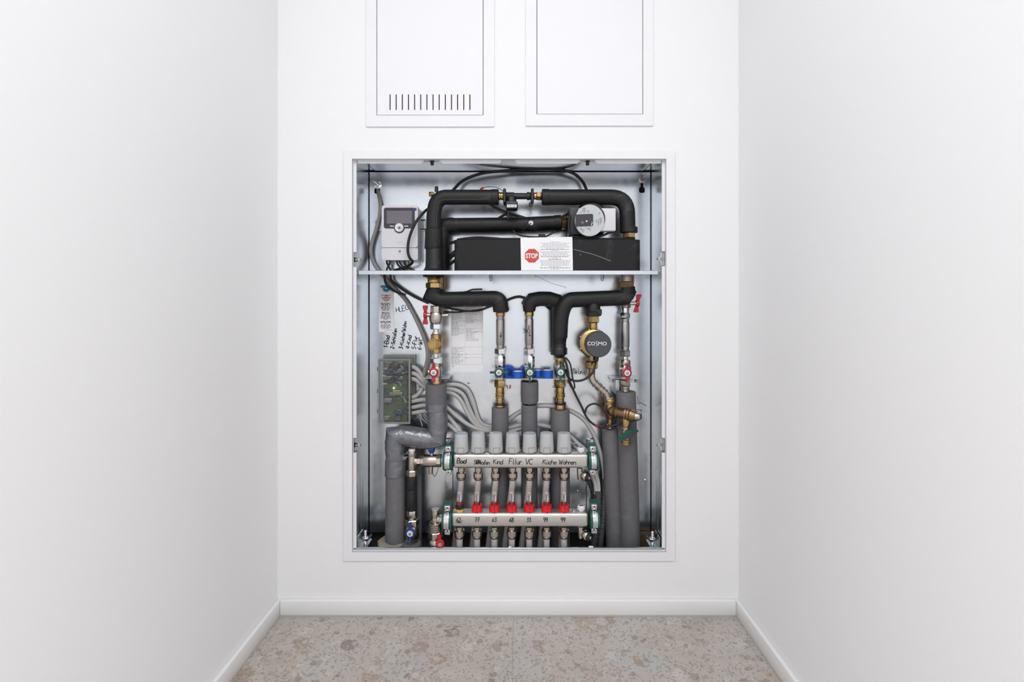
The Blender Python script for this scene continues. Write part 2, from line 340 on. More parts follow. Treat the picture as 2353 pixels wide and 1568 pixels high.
def wing_handle(par, c, n, u, L, m, hub=0.0105, stem=0.02, w0=0.006, w1=0.012, th=0.006, ring='white'):
    c, n, u = Vector(c), Vector(n).normalized(), Vector(u).normalized(); v = n.cross(u)
    mb = MB(); mb.lathe(c-n*0.004, n, [(0, hub*0.92), (0.002, hub), (0.008, hub), (0.0095, hub*0.85)], 20)
    for sgn in (1, -1):
        prof = [(0, -0.004), (0, 0.005), (0.35, 0.0045), (0.7, w1*0.55), (0.97, w1*0.62), (1, w1*0.4), (1, -w1*0.3), (0.95, -w1*0.5), (0.65, -w1*0.4), (0.35, -0.0035)]
        mb.prism([c+u*(sgn*L*a)+n*b-v*th/2 for a, b in prof], v*th)
    h = obj('handle', mb, M[m], par)
    if ring:
        mb = MB().lathe(c+n*0.0055, n, [(0, hub*0.62), (0.0008, hub*0.62)], 20); obj('indicator_ring', mb, M[ring], h)
        mb = MB().lathe(c+n*0.006, n, [(0, hub*0.34), (0.0025, hub*0.34), (0.003, hub*0.2)], 6); obj('handle_screw', mb, M['steel'], h)
    if stem:
        obj('stem', MB().lathe(c-n*stem, n, [(0, hub*0.55), (stem-0.003, hub*0.55)], 14), M['nickel'], par)
    return h
GL = {'H': '0,0 0,1|.6,0 .6,1|0,.5 .6,.5', 'L': '0,1 0,0 .55,0', 'E': '.55,1 0,1 0,0 .55,0|0,.5 .45,.5', 'G': '.6,.85 .3,1 .05,.7 .05,.3 .3,0 .6,.15 .6,.45 .35,.45',
 'B': '0,0 0,1 .4,1 .55,.8 .4,.55 0,.5|.4,.52 .6,.3 .4,0 0,0', 'D': '0,0 0,1 .3,1 .55,.75 .55,.3 .3,0 0,0', 'a': '.5,.5 .2,.55 0,.3 .15,0 .4,.1 .5,.5 .55,0', 'd': '.5,.5 .2,.55 0,.3 .15,0 .4,.1 .5,.5|.52,1 .52,0',
 'S': '.55,.9 .3,1 .05,.8 .2,.55 .45,.45 .55,.2 .3,0 0,.1', 'c': '.45,.45 .25,.55 .03,.3 .2,0 .45,.1', 'h': '0,1 0,0|0,.35 .25,.55 .42,.4 .45,0', 'l': '.1,1 .1,.1 .25,0', 'f': '.4,.95 .25,1 .15,.8 .15,-.15|0,.5 .35,.5',
 'e': '.02,.28 .45,.3 .4,.5 .2,.55 .02,.3 .15,.02 .45,.08', 'n': '0,.55 0,0|0,.35 .25,.55 .4,.45 .42,0', 'K': '0,1 0,0|.55,1 .02,.45|.15,.55 .6,0', 'k': '0,1 0,0|.4,.6 .02,.25|.12,.32 .45,0', 'u': '0,.55 .05,.1 .2,0 .4,.15 .42,.55 .45,0', 'ü': '0,.55 .05,.1 .2,0 .4,.15 .42,.55 .45,0|.1,.75 .12,.8|.32,.75 .34,.8',
 '/': '0,-.1 .45,1', 'W': '0,1 .2,0 .38,.7 .55,0 .85,1', 'V': '0,1 .3,0 .6,1', 'o': '.25,.55 .03,.35 .1,.05 .3,0 .45,.25 .35,.5 .22,.55', 'i': '.1,.55 .12,0|.12,.75 .13,.8', 'F': '0,0 0,1 .55,1|0,.55 .42,.55', 'r': '0,.55 .02,0|.02,.35 .2,.55 .38,.5', 'C': '.55,.85 .3,1 .03,.65 .05,.25 .3,0 .55,.12',
 '1': '0,.7 .25,1 .25,0', '2': '.02,.8 .2,1 .45,.85 .4,.55 0,.02 .5,.04', '3': '.05,.95 .35,1 .45,.78 .2,.55 .45,.4 .4,.08 .02,.02', '4': '.4,0 .4,1 0,.35 .55,.35', '5': '.5,1 .1,1 .05,.58 .35,.6 .48,.3 .3,0 .02,.08', '6': '.45,1 .1,.55 .05,.15 .25,0 .45,.2 .35,.45 .08,.35', '7': '0,.95 .48,1 .15,0|.05,.5 .42,.52', '8': '.4,.85 .2,1 .05,.8 .4,.35 .35,.05 .1,.02 .05,.3 .42,.7 .4,.88', '9': '.42,.9 .15,1 .02,.7 .2,.5 .42,.7 .44,.9 .3,0',
 '-': '.08,.42 .45,.45', '.': '.1,0 .13,.05', '>': '.1,.9 .3,.5 .1,.1|-.3,.5 .3,.5', 'v': '.2,1 .2,0|0,.35 .2,0 .4,.35'}
def scribble(mb, text, px, py, dx, dy, size, y, wid=0.0006, gap=0.18, jit=0.03, flip=1):
    l = math.hypot(dx, dy); ux, uy = dx/l, dy/l; vx, vy = uy*flip, -ux*flip; cur = 0
    for ch in text:
        if ch == ' ': cur += 0.5; continue
        mx = 0
        for st in GL[ch].split('|'):
            pts = []
            for c in st.split():
                a, b = map(float, c.split(',')); mx = max(mx, a); a += cur+b*0.08+random.uniform(-jit, jit); b += random.uniform(-jit, jit)
                pts.append(P(px+(ux*a+vx*b)*size, py+(uy*a+vy*b)*size, y))
            mb.tube(sm(pts, 3) if len(pts) > 2 else pts, wid, 5)
        cur += mx+gap
    return mb
def words(mb, px0, px1, py, h, y, centre=False, fill=1.0, dense=0.85):     # a line of print too small to read: word-long dashes
    wpx = (px1-px0)*fill; a = px0+((px1-px0)-wpx)/2 if centre else px0; e = a+wpx
    while a < e-1:
        wl = min(random.uniform(2.5, 8), e-a)
        mb.box(PX(a, y), PX(a+wl*dense, y), y-0.0002, y, PZ(py+h/2, y), PZ(py-h/2, y)); a += wl+0.9
def text_mb(body, px, py, y, h_px, bold=0.0, width_px=None, dep=0.0003, tilt=0.0):
    c = bpy.data.curves.new('t', 'FONT'); c.body = body; c.align_x = 'CENTER'; c.align_y = 'CENTER'; c.size = 1; c.offset = bold; c.extrude = 0.01; c.resolution_u = 3
    o = bpy.data.objects.new('t', c); COL.objects.link(o); dg = bpy.context.evaluated_depsgraph_get(); me = bpy.data.meshes.new_from_object(o.evaluated_get(dg))
    vs = [v.co.copy() for v in me.vertices]; fs = [tuple(p.vertices) for p in me.polygons]
    bpy.data.objects.remove(o); bpy.data.curves.remove(c); bpy.data.meshes.remove(me)
    x0, x1 = min(v.x for v in vs), max(v.x for v in vs); y0, y1 = min(v.y for v in vs), max(v.y for v in vs)
    kz = h_px/(y1-y0)/S(y); kx = width_px/(x1-x0)/S(y) if width_px else kz; o_ = P(px, py, y); mb = MB()
    mb.add([o_+Vector(((v.x-(x0+x1)/2)*kx, -dep if v.z > 0 else 0, (v.y-(y0+y1)/2)*kz+tilt*(v.x-(x0+x1)/2)*kx)) for v in vs], fs); return mb
def screw(par, px, py, y, r, m='chrome', name='screw'):
    o = obj(name, fl(px, py, y, [(0, r), (0.002, r), (0.0035, r*0.75)], 12), M[m], par)
    obj('socket', fl(px, py, y-0.0035, [(0, r*0.4), (0.0003, r*0.4)], 6), M['black'], o); return o

# ================================================================ the setting
XL, XR, YN_, YR, ZC = PX(638, 0), PX(1697, 0), -1.15, -4.0, 2.55      # niche side walls, mouth of the niche, rear end of the room, ceiling
RX = 2.3                                                   # half width of the unseen room, invented wide so light reaches the niche sides
YB = 0.15                                                  # back sheet of the installation cabinet
CX0, CX1 = PX(810, 0), PX(1530, 0); CZ0, CZ1 = PZ(1268, 0), PZ(366, 0)   # clear opening of the cabinet frame
A0, A1, AZ0 = PX(866, 0), PX(1111, 0), PZ(266, 0)          # doors of the two access panels above
B0, B1, BZ0 = PX(1233, 0), PX(1477, 0), PZ(264, 0); AZ1 = AZ0+0.62
hc = (CX0-0.004, CX1+0.004, CZ0-0.004, CZ1+0.004)
mb = MB().plate(XL-0.1, XR+0.1, -0.02, ZC, 0, 0.012, [hc, (A0-0.003, A1+0.003, AZ0-0.003, AZ1+0.003), (B0-0.003, B1+0.003, BZ0-0.003, AZ1+0.003)])
struct(obj('wall_back', mb, M['paint']))
struct(obj('wall_left', MB().box(XL-0.1, XL, YN_, 0.0, -0.02, ZC), M['paint']))
struct(obj('wall_right', MB().box(XR, XR+0.1, YN_, 0.0, -0.02, ZC), M['paint']))
struct(obj('wall_front_left', MB().box(-RX, XL-0.1, YN_, YN_+0.1, -0.02, ZC), M['paint']))
struct(obj('wall_front_right', MB().box(XR+0.1, RX, YN_, YN_+0.1, -0.02, ZC), M['paint']))
struct(obj('wall_room_left', MB().box(-RX-0.1, -RX, YR, YN_+0.1, -0.02, ZC), M['paint']))
struct(obj('wall_room_right', MB().box(RX, RX+0.1, YR, YN_+0.1, -0.02, ZC), M['paint']))
struct(obj('wall_rear', MB().box(-RX-0.1, RX+0.1, YR-0.1, YR, -0.02, ZC), M['paint']))
struct(obj('ceiling', MB().box(-RX-0.1, RX+0.1, YR-0.1, 0.02, ZC, ZC+0.1), M['ceil']))
def recess(x0, x1, y0, y1, z0, z1):                        # inner faces of a hole in the masonry
    v = [(x, y, z) for x in (x0, x1) for y in (y0, y1) for z in (z0, z1)]
    return MB().add(v, [(0, 1, 3, 2), (4, 6, 7, 5), (2, 3, 7, 6), (0, 2, 6, 4), (1, 5, 7, 3)])
struct(obj('wall_recess', recess(CX0-0.02, CX1+0.02, 0.012, 0.178, 0.03, CZ1+0.03), M['void']))
struct(obj('wall_shaft_1', recess(A0-0.01, A1+0.01, 0.012, 0.09, AZ0-0.01, AZ1+0.01), M['void']))
struct(obj('wall_shaft_2', recess(B0-0.01, B1+0.01, 0.012, 0.09, BZ0-0.01, AZ1+0.01), M['void']))
# floor of large stone tiles, hairline joints
fo = struct(obj('floor', MB().box(-RX, RX, YR, 0.0, -0.03, -0.0012), M['seal']))
for i in range(-3, 3):
    for j in range(5):
        a, b, y1 = -0.010+0.8015*i, -0.010+0.8015*i+0.8011, -0.002-0.8015*j
        if j == 0: a, b = max(a, XL-0.05), min(b, XR+0.05)
        a, b = max(a, -RX), min(b, RX)
        if b-a > 0.05: obj('tile', MB().rbox(a, b, max(YR, y1-0.8011), y1, -0.02, 0.0, 0.0002, 1), M['stone'], fo)
def skirting(name, pts_box, seal_box):
    o = struct(obj(name, MB().rbox(*pts_box, 0.002, 2), M['board'])); obj('seal', MB().box(*seal_box), M['seal'], o)
bh = 0.044
skirting('baseboard_back', (XL+0.012, XR-0.012, -0.012, 0.0, 0.0035, bh), (XL+0.012, XR-0.012, -0.0125, -0.001, 0.0, 0.0045))
skirting('baseboard_left', (XL, XL+0.012, YN_, 0.0, 0.0035, bh), (XL+0.001, XL+0.0125, YN_, -0.0125, 0.0, 0.0045))
skirting('baseboard_right', (XR-0.012, XR, YN_, 0.0, 0.0035, bh), (XR-0.0125, XR-0.001, YN_, -0.0125, 0.0, 0.0045))

# ---- access panels above the cabinet
def access(name, label, fx0, fx1, fz, x0, x1, z0, slots):
    t = thing(name, label, 'access panel')
    obj('frame', MB().plate(PX(fx0, 0), PX(fx1, 0), PZ(fz, 0), AZ1+0.03, -0.004, 0.0, [(x0, x1, z0, AZ1)]), M['powder'], t)
    hs = [(PX(px-1.15, 0), PX(px+1.15, 0), PZ(254, 0), PZ(218, 0)) for px in slots]
    g = 0.0017
    obj('door', MB().plate(x0+g, x1-g, z0+g*0.8, AZ1-g, -0.0035, -0.002, hs), M['powder'], t)
access('access_panel', 'white metal wall hatch with a row of vertical vent slots', 842, 1136, 292, A0, A1, AZ0, [897+14.08*i for i in range(14)])
access('access_panel', 'white metal wall hatch with a plain unslotted door', 1208, 1500, 290, B0, B1, BZ0, [])

# ================================================================ the installation cabinet
cab = thing('installation_cabinet', 'galvanised steel wall cabinet with white frame and no door, open to the pipework', 'cabinet')
fx0, fx1, fz0, fz1 = PX(790, 0), PX(1550, 0), PZ(1288, 0), PZ(348, 0)
mb = MB().plate(fx0, fx1, fz0, fz1, -0.004, -0.0005, [(CX0, CX1, CZ0, CZ1)])
mb.plate(CX0-0.002, CX1+0.002, CZ0-0.002, CZ1+0.002, -0.002, 0.016, [(CX0, CX1, CZ0, CZ1)])
obj('frame', mb, M['powder'], cab)
LY0, LY1 = 0.0095, 0.0115
lx0, lx1, lz0, lz1 = PX(820, 0.013), PX(1520, 0.013), PZ(1257, 0.013), PZ(376, 0.013)
def notch_v(py, a, b): return (a, b, PZ(py+17, 0.013), PZ(py-17, 0.013))
obj('side_lip', MB().plate(CX0, lx0, lz0-0.002, CZ1, LY0, LY1, [notch_v(597, -1, PX(821, .013)), notch_v(1023, -1, PX(821, .013))]), M['powder'], cab)
obj('side_lip', MB().plate(lx1, CX1, lz0-0.002, CZ1, LY0, LY1, [notch_v(595, PX(1519, .013), 1), notch_v(1023, PX(1519, .013), 1)]), M['powder'], cab)
mb = MB(); yy = 0.0095
for a, b in ((822, 972), (1012, 1152), (1184, 1332), (1368, 1519)):
    c0, c1 = (0 if a < 830 else 5), (0 if b > 1510 else 5)
    mb.prism([P(a, 366, yy), P(b, 366, yy), P(b, 371, yy), P(b-c1, 376, yy), P(a+c0, 376, yy), P(a, 371, yy)], (0, 0.0016, 0))
obj('top_lip', mb, M['powder'], cab)
obj('bottom_lip', MB().rbox(lx0, lx1, 0.006, 0.0125, CZ0, lz0, 0.001, 1), M['tagrail'], cab)
# sheet metal, with the open seams between back, sides and top
BZ = PZ(1224, YB)
kh = []
def keyhole(px, py, cover):
    a = 5.2/S(YB); x, z = PX(px, YB), PZ(py, YB)
    return [(x-a*0.55, x+a*0.55, z, z+16/S(YB)), (x-a*1.25, x+a*1.25, z-a*0.85, z+a*0.85), (x-a*0.85, x+a*0.85, z-a*1.25, z+a*1.25), (x-a*1.1, x+a*1.1, z-a*1.08, z+a*1.08)]
kh = keyhole(867, 439, 0)+keyhole(1475, 437, 0)
ZT = PZ(394, YB)
obj('back_panel', MB().plate(CX0+0.0022, CX1-0.0022, BZ, ZT-0.0028, YB, YB+0.0015, kh), M['zinc'], cab)
for sx, nm in ((CX0, 'l'), (CX1, 'r')):
    d = 0.0012 if nm == 'r' else -0.0012
    mb = MB().box(min(sx, sx+d), max(sx, sx+d), LY1, YB+0.004, 0.12, ZT+0.012)
    sp = obj('side_panel', mb, M['zinc'], cab); e = -1 if nm == 'r' else 1
    for yk in (0.045, 0.075, 0.09):                        # pressed knock-out strips low on the side
        obj('knockout_strip', MB().rbox(min(sx, sx+e*0.0012), max(sx, sx+e*0.0012), yk, yk+0.006, 0.20, PZ(1085, 0.05), 0.0005, 1), M['zinc'], sp)
obj('top_panel', MB().box(PX(864, YB), PX(1477, YB), LY1+0.002, YB-0.001, ZT, ZT+0.0015), M['zinc'], cab)
obj('corner_flange', MB().box(CX0, PX(864, YB)-0.003, LY1, YB+0.001, ZT+0.001, ZT+0.0025), M['zinc'], cab)
obj('corner_flange', MB().box(PX(1477, YB)+0.003, CX1, LY1, YB+0.001, ZT+0.001, ZT+0.0025), M['zinc'], cab)
# shelf across the cabinet
SZ = PZ(622, 0.02); SB = PZ(631.5, 0.016)
sh = obj('shelf', MB().box(CX0+0.004, CX1-0.008, 0.018, YB-0.018, SZ-0.0016, SZ), M['zinc'], cab)
obj('front_lip', MB().rbox(PX(824, .016), PX(1512, .016), 0.0155, 0.0185, SB, SZ, 0.0008, 1), M['zinc'], sh)
for px in (1128, 1384):
    o = obj('shelf_screw', vl(px, 0.05, [(632, 5), (639, 5), (640, 4)], 6), M['steel'], sh)
    obj('screw_tip', vl(px, 0.05, [(639, 3), (645, 3), (646, 2)], 12), M['steel'], o)
# door catches on the lips
def catch_side(px, py, sgn):
    y = 0.02; o = obj('door_catch', MB().box(PX(px-5, y), PX(px+5, y), y, y+0.0012, PZ(py+15, y), PZ(py-15, y)).prism([P(px-5, py-6, y), P(px+sgn*9, py-3, y), P(px+sgn*9, py+3, y), P(px-5, py+6, y)], (0, 0.004, 0)), M['tagrail'], cab)
    obj('catch_screw', MB().lathe(P(px, py, y+0.004), (sgn, 0, 0), [(0, 0.004), (0.010, 0.004), (0.010, 0.0028), (0.016, 0.0028)], 10), M['steel'], o)
    obj('catch_nut', fl(px+sgn*2, py, y-0.001, [(0, 3.6), (0.003, 3.6)], 6), M['steel'], o)
for px, py, sg in ((817, 597, 1), (817, 1023, 1), (1522, 595, -1), (1522, 1023, -1)): catch_side(px, py, sg)
for px in (991, 1348):
    y = 0.018; o = obj('door_catch', MB().box(PX(px-17, y), PX(px+17, y), y, y+0.0012, PZ(374, y), PZ(366, y)), M['tagrail'], cab)
    obj('catch_screw', vl(px+2, y, [(366, 6), (372, 6), (372, 4), (379, 4), (380, 3)], 8), M['black'], o)
    obj('catch_spring', MB().tube(PP(y-0.001, (px-17, 368), (px-10, 371), (px-2, 370), (px+8, 371), (px+14, 368)), 0.0011, 6), M['steel'], o)
# fixing bolts through the keyholes
def anchor(label, px, py, dx, dy, mm):
    t = thing('anchor_bolt', label, 'bolt', 'anchor bolts at the upper corners of the cabinet')
    a = P(px, py, YB-0.001); b = P(px+dx, py+dy, YB-0.045); d = (b-a)
    obj('washer', fl(px, py, YB, [(0, 9), (0.002, 9), (0.003, 8)], 20), M[mm], t)
    obj('nut', MB().lathe(a-Y_*0.002, Vector((0, -1, 0)), [(0, 0.0078), (0.007, 0.0078), (0.008, 0.0068)], 6), M[mm], t)
    n = 9; L = d.length; prof = []
    for i in range(n): prof += [(L*i/n, 0.0038), (L*(i+0.5)/n, 0.0044)]
    obj('stud', MB().lathe(a, d, prof+[(L, 0.0036)], 14), M[mm], t)
anchor('bright anchor bolt above the keyhole holding the grey cable', 868, 425, -11, -9, 'chrome')
anchor('dull anchor bolt above the empty keyhole, upper right corner', 1476, 412, 6, -7, 'steel')
def foot(label, px, py, sg):
    t = thing('levelling_foot', label, 'bolt', 'levelling feet at the lower corners of the cabinet'); y = 0.06
    obj('angle_bracket', MB().box(PX(px-sg*14, y), PX(px-sg*14, y)+sg*0.002, y-0.02, y+0.03, PZ(py+12, y), PZ(py-12, y)).box(min(PX(px-sg*14, y), PX(px+sg*8, y)), max(PX(px-sg*14, y), PX(px+sg*8, y)), y-0.02, y+0.03, PZ(py+12, y), PZ(py+10, y)), M['tagrail'], t)
    mb = MB()
    for i in range(9): vl(px, y, [(py-20+i*5, 3.2), (py-17.5+i*5, 4.2), (py-15+i*5, 3.2)], 12, 0, mb)
    obj('threaded_rod', mb, M['chrome'], t)
    obj('wing_nut', vl(px, y, chamfer(py-6, py+3, 8), 6).prism(PP(y-0.003, (px+6, py-5), (px+13, py-14), (px+15, py-9), (px+8, py+2)), (0, 0.005, 0)).prism(PP(y-0.003, (px-6, py-5), (px-13, py-14), (px-15, py-9), (px-8, py+2)), (0, 0.005, 0)), M['chrome'], t)
    obj('foot_plate', vl(px, y, [(py+22, 9), (py+25, 9)], 16), M['steel'], t)
foot('wing-nutted levelling foot in the lower left cabinet corner', 840, 1240, 1)
foot('wing-nutted levelling foot beside the brown board, lower right', 1499, 1242, -1)
tag(obj('wooden_board', MB().rbox(PX(1462, .13), PX(1514, .13), 0.128, 0.148, 0.05, PZ(1228, .128), 0.001, 1), M['wood']), 'brown wooden board low in the right cabinet corner', 'board')
tag(obj('screed_rubble', MB().plate(CX0-0.018, CX1+0.018, 0.04, 0.06, 0.02, 0.17).wob(0.004, 40), M['dirt']), 'dark dusty screed under the open cabinet bottom', 'rubble')['kind'] = 'stuff'

# ================================================================ above the shelf
# ---- controller
t = thing('heating_controller', 'light grey wall controller with dark display and round dial', 'controller')
YC = 0.095; x0, x1 = PX(877, YC), PX(960, YC); zt, zm, zb = PZ(472, YC), PZ(569, YC), PZ(598, YC)
obj('housing', MB().rbox(x0+0.001, x1-0.001, YC+0.008, 0.146, zb, zt-0.001, 0.008, 3, 1), M['case'], t)
obj('upper_cover', MB().rbox(x0, x1, YC, YC+0.022, zm, zt, 0.007, 3, 1), M['case'], t)
lc = obj('lower_cover', MB().rbox(x0, x1, YC+0.0015, YC+0.022, zb, zm-0.0012, 0.006, 3, 1), M['case'], t)
screw(lc, 918.5, 577.5, YC+0.0015, 2.6, 'steel', 'cover_screw')
yb = YC-0.0012
def disc_poly(px, py, r, y, n=28, a0=0, a1=2*math.pi): return [P(px+r*math.cos(a0+(a1-a0)*k/(n-1)), py+r*math.sin(a0+(a1-a0)*k/(n-1)), y) for k in range(n)]
arc = disc_poly(917.5, 523.5, 12.5, yb, 16, math.pi*0.06, math.pi*0.94)
poly = PP(yb, (885, 477.5), (950, 477.5), (953, 480.5), (953, 522), (950, 525), (930.5, 525))+arc+PP(yb, (904.5, 525), (885, 525), (882, 522), (882, 480.5))
bz = obj('display_bezel', MB().prism(poly, (0, 0.0014, 0)), M['bezel'], t)
obj('screen', MB().plate(PX(888.5, yb), PX(946.5, yb), PZ(514, yb), PZ(484.5, yb), yb-0.0004, yb), M['screen'], bz)
for a, b in ((896, 905), (929, 938)): obj('button_mark', MB().box(PX(a, yb), PX(b, yb), yb-0.0003, yb, PZ(520.8, yb), PZ(518.8, yb)), M['white'], bz)
dl = obj('dial', fl(917.5, 523.5, yb, [(0, 10.2), (0.004, 10), (0.006, 8.8), (0.0055, 5.2), (0.006, 5)], 28), M['white'], t)
obj('dial_ring', fl(917.5, 523.5, yb-0.0058, [(0, 5.2), (0.0004, 5.2)], 24), M['plate'], dl); obj('dial_mark', fl(917.5, 524, yb-0.0062, [(0, 2.2), (0.0004, 2.2)], 16), M['bezel'], dl)
obj('sticker', MB().plate(PX(951.5, YC), PX(957, YC), PZ(484, YC), PZ(478.5, YC), YC-0.0016, YC), M['blueink'], t)
mb = MB()
for py in (556, 559): words(mb, 912, 925, py, 0.8, YC-0.0001)
obj('small_print', mb, M['fade'], t)
pl = obj('mounting_plate', MB().plate(PX(860, .147), PX(978, .147), PZ(531, .147), PZ(503, .147), 0.1455, 0.1485, [(PX(968, .147), PX(974, .147), PZ(526, .147), PZ(508, .147)), (PX(863, .147), PX(868, .147), PZ(526, .147), PZ(508, .147))]), M['tagrail'], t)
for py in (506, 527): obj('plate_rib', MB().box(PX(964, .146), PX(977, .146), 0.1425, 0.1455, PZ(py+1.4, .146), PZ(py-1.4, .146)), M['gwire'], pl)
# ---- black insulated pipes
def tube_obj(name, pts, rpx, y, m, par, n=24): return obj(name, MB().tube(pts, rpx/S(y) if not isinstance(rpx, list) else [q/S(y) for q in rpx], n), M[m], par)
t = thing('insulated_pipe', 'black insulated riser bending right over the controller to the flow sensor', 'pipe')
Y1 = 0.066
tube_obj('insulation', bend(PP(Y1, (997, 540), (997, 492), (1002, 466), (1016, 453.5), (1131, 453.5)), 0.02, 4), 17.2, Y1, 'foam', t)
obj('end_collar', hl(453.5, Y1, [(1129, 16.5), (1130, 18.3), (1145, 18.3), (1146, 17), (1146, 9)]), M['foam'], t)
obj('lower_sleeve', vl(997, Y1, [(526, 17.5), (528, 19.8), (545, 20.3), (571, 21.5), (572.5, 20.5)]), M['foam'], t)
obj('foot_sleeve', vl(998, Y1, [(570, 19), (571, 19.6), (612, 20.2), (618, 22), (620.5, 24.5), (621.5, 24.5)]), M['foam'], t)
obj('seam_fold', MB().tube(sm(PP(0.0448, (1003, 541), (1003, 500), (1006, 474))+PP(0.0465, (1013, 461), (1040, 458.5), (1125, 458)), 3), 0.0008, 6), M['conduit'], t)
o = obj('bleed_plug', vl(992, 0.085, chamfer(442, 452, 7), 6), M['brass'], t)
obj('plug_cap', vl(1003, 0.085, [(429, 3.6), (430, 4), (441, 4.4)], 12), M['black'], o)
t = thing('insulated_pipe', 'black insulated pipe running from the flow sensor to the right bend and down', 'pipe')
tube_obj('insulation', bend(PP(Y1, (1256, 453.5), (1441, 453.5), (1442, 533)), 0.05, 8), 17.8, Y1, 'foam', t)
obj('end_collar', hl(453.5, Y1, [(1245, 10), (1245, 17), (1246, 18.6), (1261, 18.6), (1262, 17)]), M['foam'], t)
obj('bottom_collar', vl(1445, Y1, [(522, 17), (523, 19.5), (535, 19.5), (536, 17)]), M['foam'], t)
obj('hex_nut', vl(1445, Y1, chamfer(535.5, 548, 16), 6, 0.25), M['brass'], t)
t = thing('insulated_pipe', 'middle black insulated pipe leading to the silver-faced pump', 'pipe')
Y2 = 0.108
tube_obj('insulation', bend(PP(Y2, (1015, 620), (1015, 518), (1060, 517.5), (1200, 516), (1288, 511.5)), 0.03, 6), 16.6, Y2, 'foam', t)
obj('end_collar', MB().lathe(P(1274, 512.3, Y2), P(1290, 511.4, Y2)-P(1274, 512.3, Y2), [(0, .0205), (.001, .0232), (.0195, .0232), (.021, .021)], 24), M['foam'], t)
obj('elbow_patch', MB().tube(bend(PP(Y2, (1015.5, 548), (1015, 518), (1042, 517.5)), 0.03, 6), 17.6/S(Y2), 24), M['foam'], t)
obj('hex_nut', hl(514, Y2, chamfer(1289, 1306, 14.5), 6), M['brass'], t)
t = thing('temperature_probe', 'thin black probe wire with round white grommet on the middle insulated pipe', 'sensor')
obj('grommet', fl(1220, 513, 0.088, [(0, 5.4), (0.0035, 5.4), (0.0045, 4.2), (0.0035, 1.8)], 20), M['white'], t)
obj('wire', MB().tube(sm(PP(0.081, (1220.5, 513), (1212, 519, .080), (1204, 527, .083), (1199, 537, .09)), 4), 0.0014, 8), M['cable'], t)
# ---- flow sensor between the two collars
t = thing('flow_sensor', 'black plastic flow sensor with brass unions between the two upper pipes', 'sensor')
hy = 451
stack(t, hy, Y1, [('union', 'brass', 'r', 1146, 1157, 9.5), ('union', 'copper', 'c', 1226, 1233, 8), ('union_nut', 'bronze', 'h', 1232, 1245, 10.5), ('body', 'black', 'c', 1158, 1226, 7.2), ('collar', 'black', 'r', 1162, 1182, 9.2), ('collar', 'black', 'c', 1211, 1222, 9.5, 8)], True)
for a in (1156.5, 1219.5): obj('clip', MB().rbox(PX(a, Y1), PX(a+6.5, Y1), Y1-0.026, Y1+0.022, PZ(470, Y1), PZ(437.5, Y1), 0.002, 1), M['black'], t)
obj('clip_tab', MB().prism(PP(Y1-0.026, (1217, 464), (1222, 470), (1221, 474), (1215, 470)), (0, 0.02, 0)), M['black'], t)
hd = obj('sensor_head', MB().rbox(PX(1162, .045), PX(1190, .045), 0.035, 0.075, PZ(482, .045), PZ(463, .045), 0.005, 2).lathe(P(1175, 470, .06), (0, 0, 1), [(0, .016), (.02, .014)], 16), M['black'], t)
obj('label', MB().plate(PX(1165, .035), PX(1187, .035), PZ(476.5, .035), PZ(470.5, .035), 0.0345, 0.0352), M['paper'], hd)
mb = MB(); words(mb, 1167, 1185, 473.5, 2.4, 0.0344); obj('label_print', mb, M['print'], hd)
obj('tail', MB().tube(PP(.055, (1168, 481), (1168, 492), (1168, 503)), 0.0032, 10), M['cable'], t)
# ---- pump with silver face
t = thing('circulation_pump', 'circulation pump with round silver face, dark panel and pale side box', 'pump')
yp = 0.018
obj('volute', fl(1352, 512, 0.115, [(0, 40), (0.02, 42), (0.055, 40), (0.07, 34)], 32), M['black'], t)
obj('motor_can', fl(1354, 507, 0.06, [(0, 31), (0.03, 31), (0.04, 31)], 32).rbox(PX(1306, .08), PX(1330, .08), 0.05, 0.11, PZ(543, .08), PZ(480, .08), 0.004, 2), M['black'], t)
obj('terminal_box', MB().rbox(PX(1330, yp+.006), PX(1415, yp+.006), yp+0.006, 0.06, PZ(530.5, yp+.006), PZ(478.5, yp+.006), 0.002, 2), M['case'], t)
a = [P(1355+33.5*math.cos(k*math.pi/24), 506.5+36.2*math.sin(k*math.pi/24), yp) for k in range(48)]
a = [Vector((max(v.x, PX(1321, yp)), v.y, v.z)) for v in a]
fp = obj('face_plate', MB().prism(a, (0, 0.016, 0)), M['plate'], t)
obj('control_panel', MB().prism(PP(yp-.0004, (1322.5, 493), (1360, 491.5), (1363, 494), (1363, 518), (1361, 520), (1322.5, 521.5)), (0, 0.0004, 0)), M['bezel'], fp)
obj('panel_light', fl(1348, 508.5, yp-.0004, [(0, 2), (0.0003, 2)], 12), M['case'], fp); obj('panel_button', fl(1338.5, 511.5, yp-.0004, [(0, 3.2), (0.0004, 3.2)], 14), M['screen'], fp)
mb = MB(); mb.tube(sm(PP(yp-.0006, (1359, 510), (1361, 513), (1358.5, 516), (1360.5, 519)), 3), 0.0008, 5); obj('maker_mark', mb, M['white'], fp)
mb = MB()
for px, a, b in ((1339, 478, 488), (1342, 477, 489), (1344.5, 477.5, 488), (1350, 483, 489), (1353, 484, 489), (1377, 488, 493), (1379, 500, 516), (1375, 503, 518), (1371, 505, 513), (1382, 500, 512), (1333, 487, 490), (1336, 487, 490)):
    mb.box(PX(px-.7, yp), PX(px+.7, yp), yp-.0002, yp, PZ(b, yp), PZ(a, yp))
for py, a, b in ((524, 1327, 1333), (525, 1334, 1338), (527, 1333, 1343), (529.5, 1334, 1344), (524, 1345, 1349), (526, 1351, 1354), (533, 1337, 1342), (508, 1366, 1369)): words(mb, a, b, py, 1.6, yp)
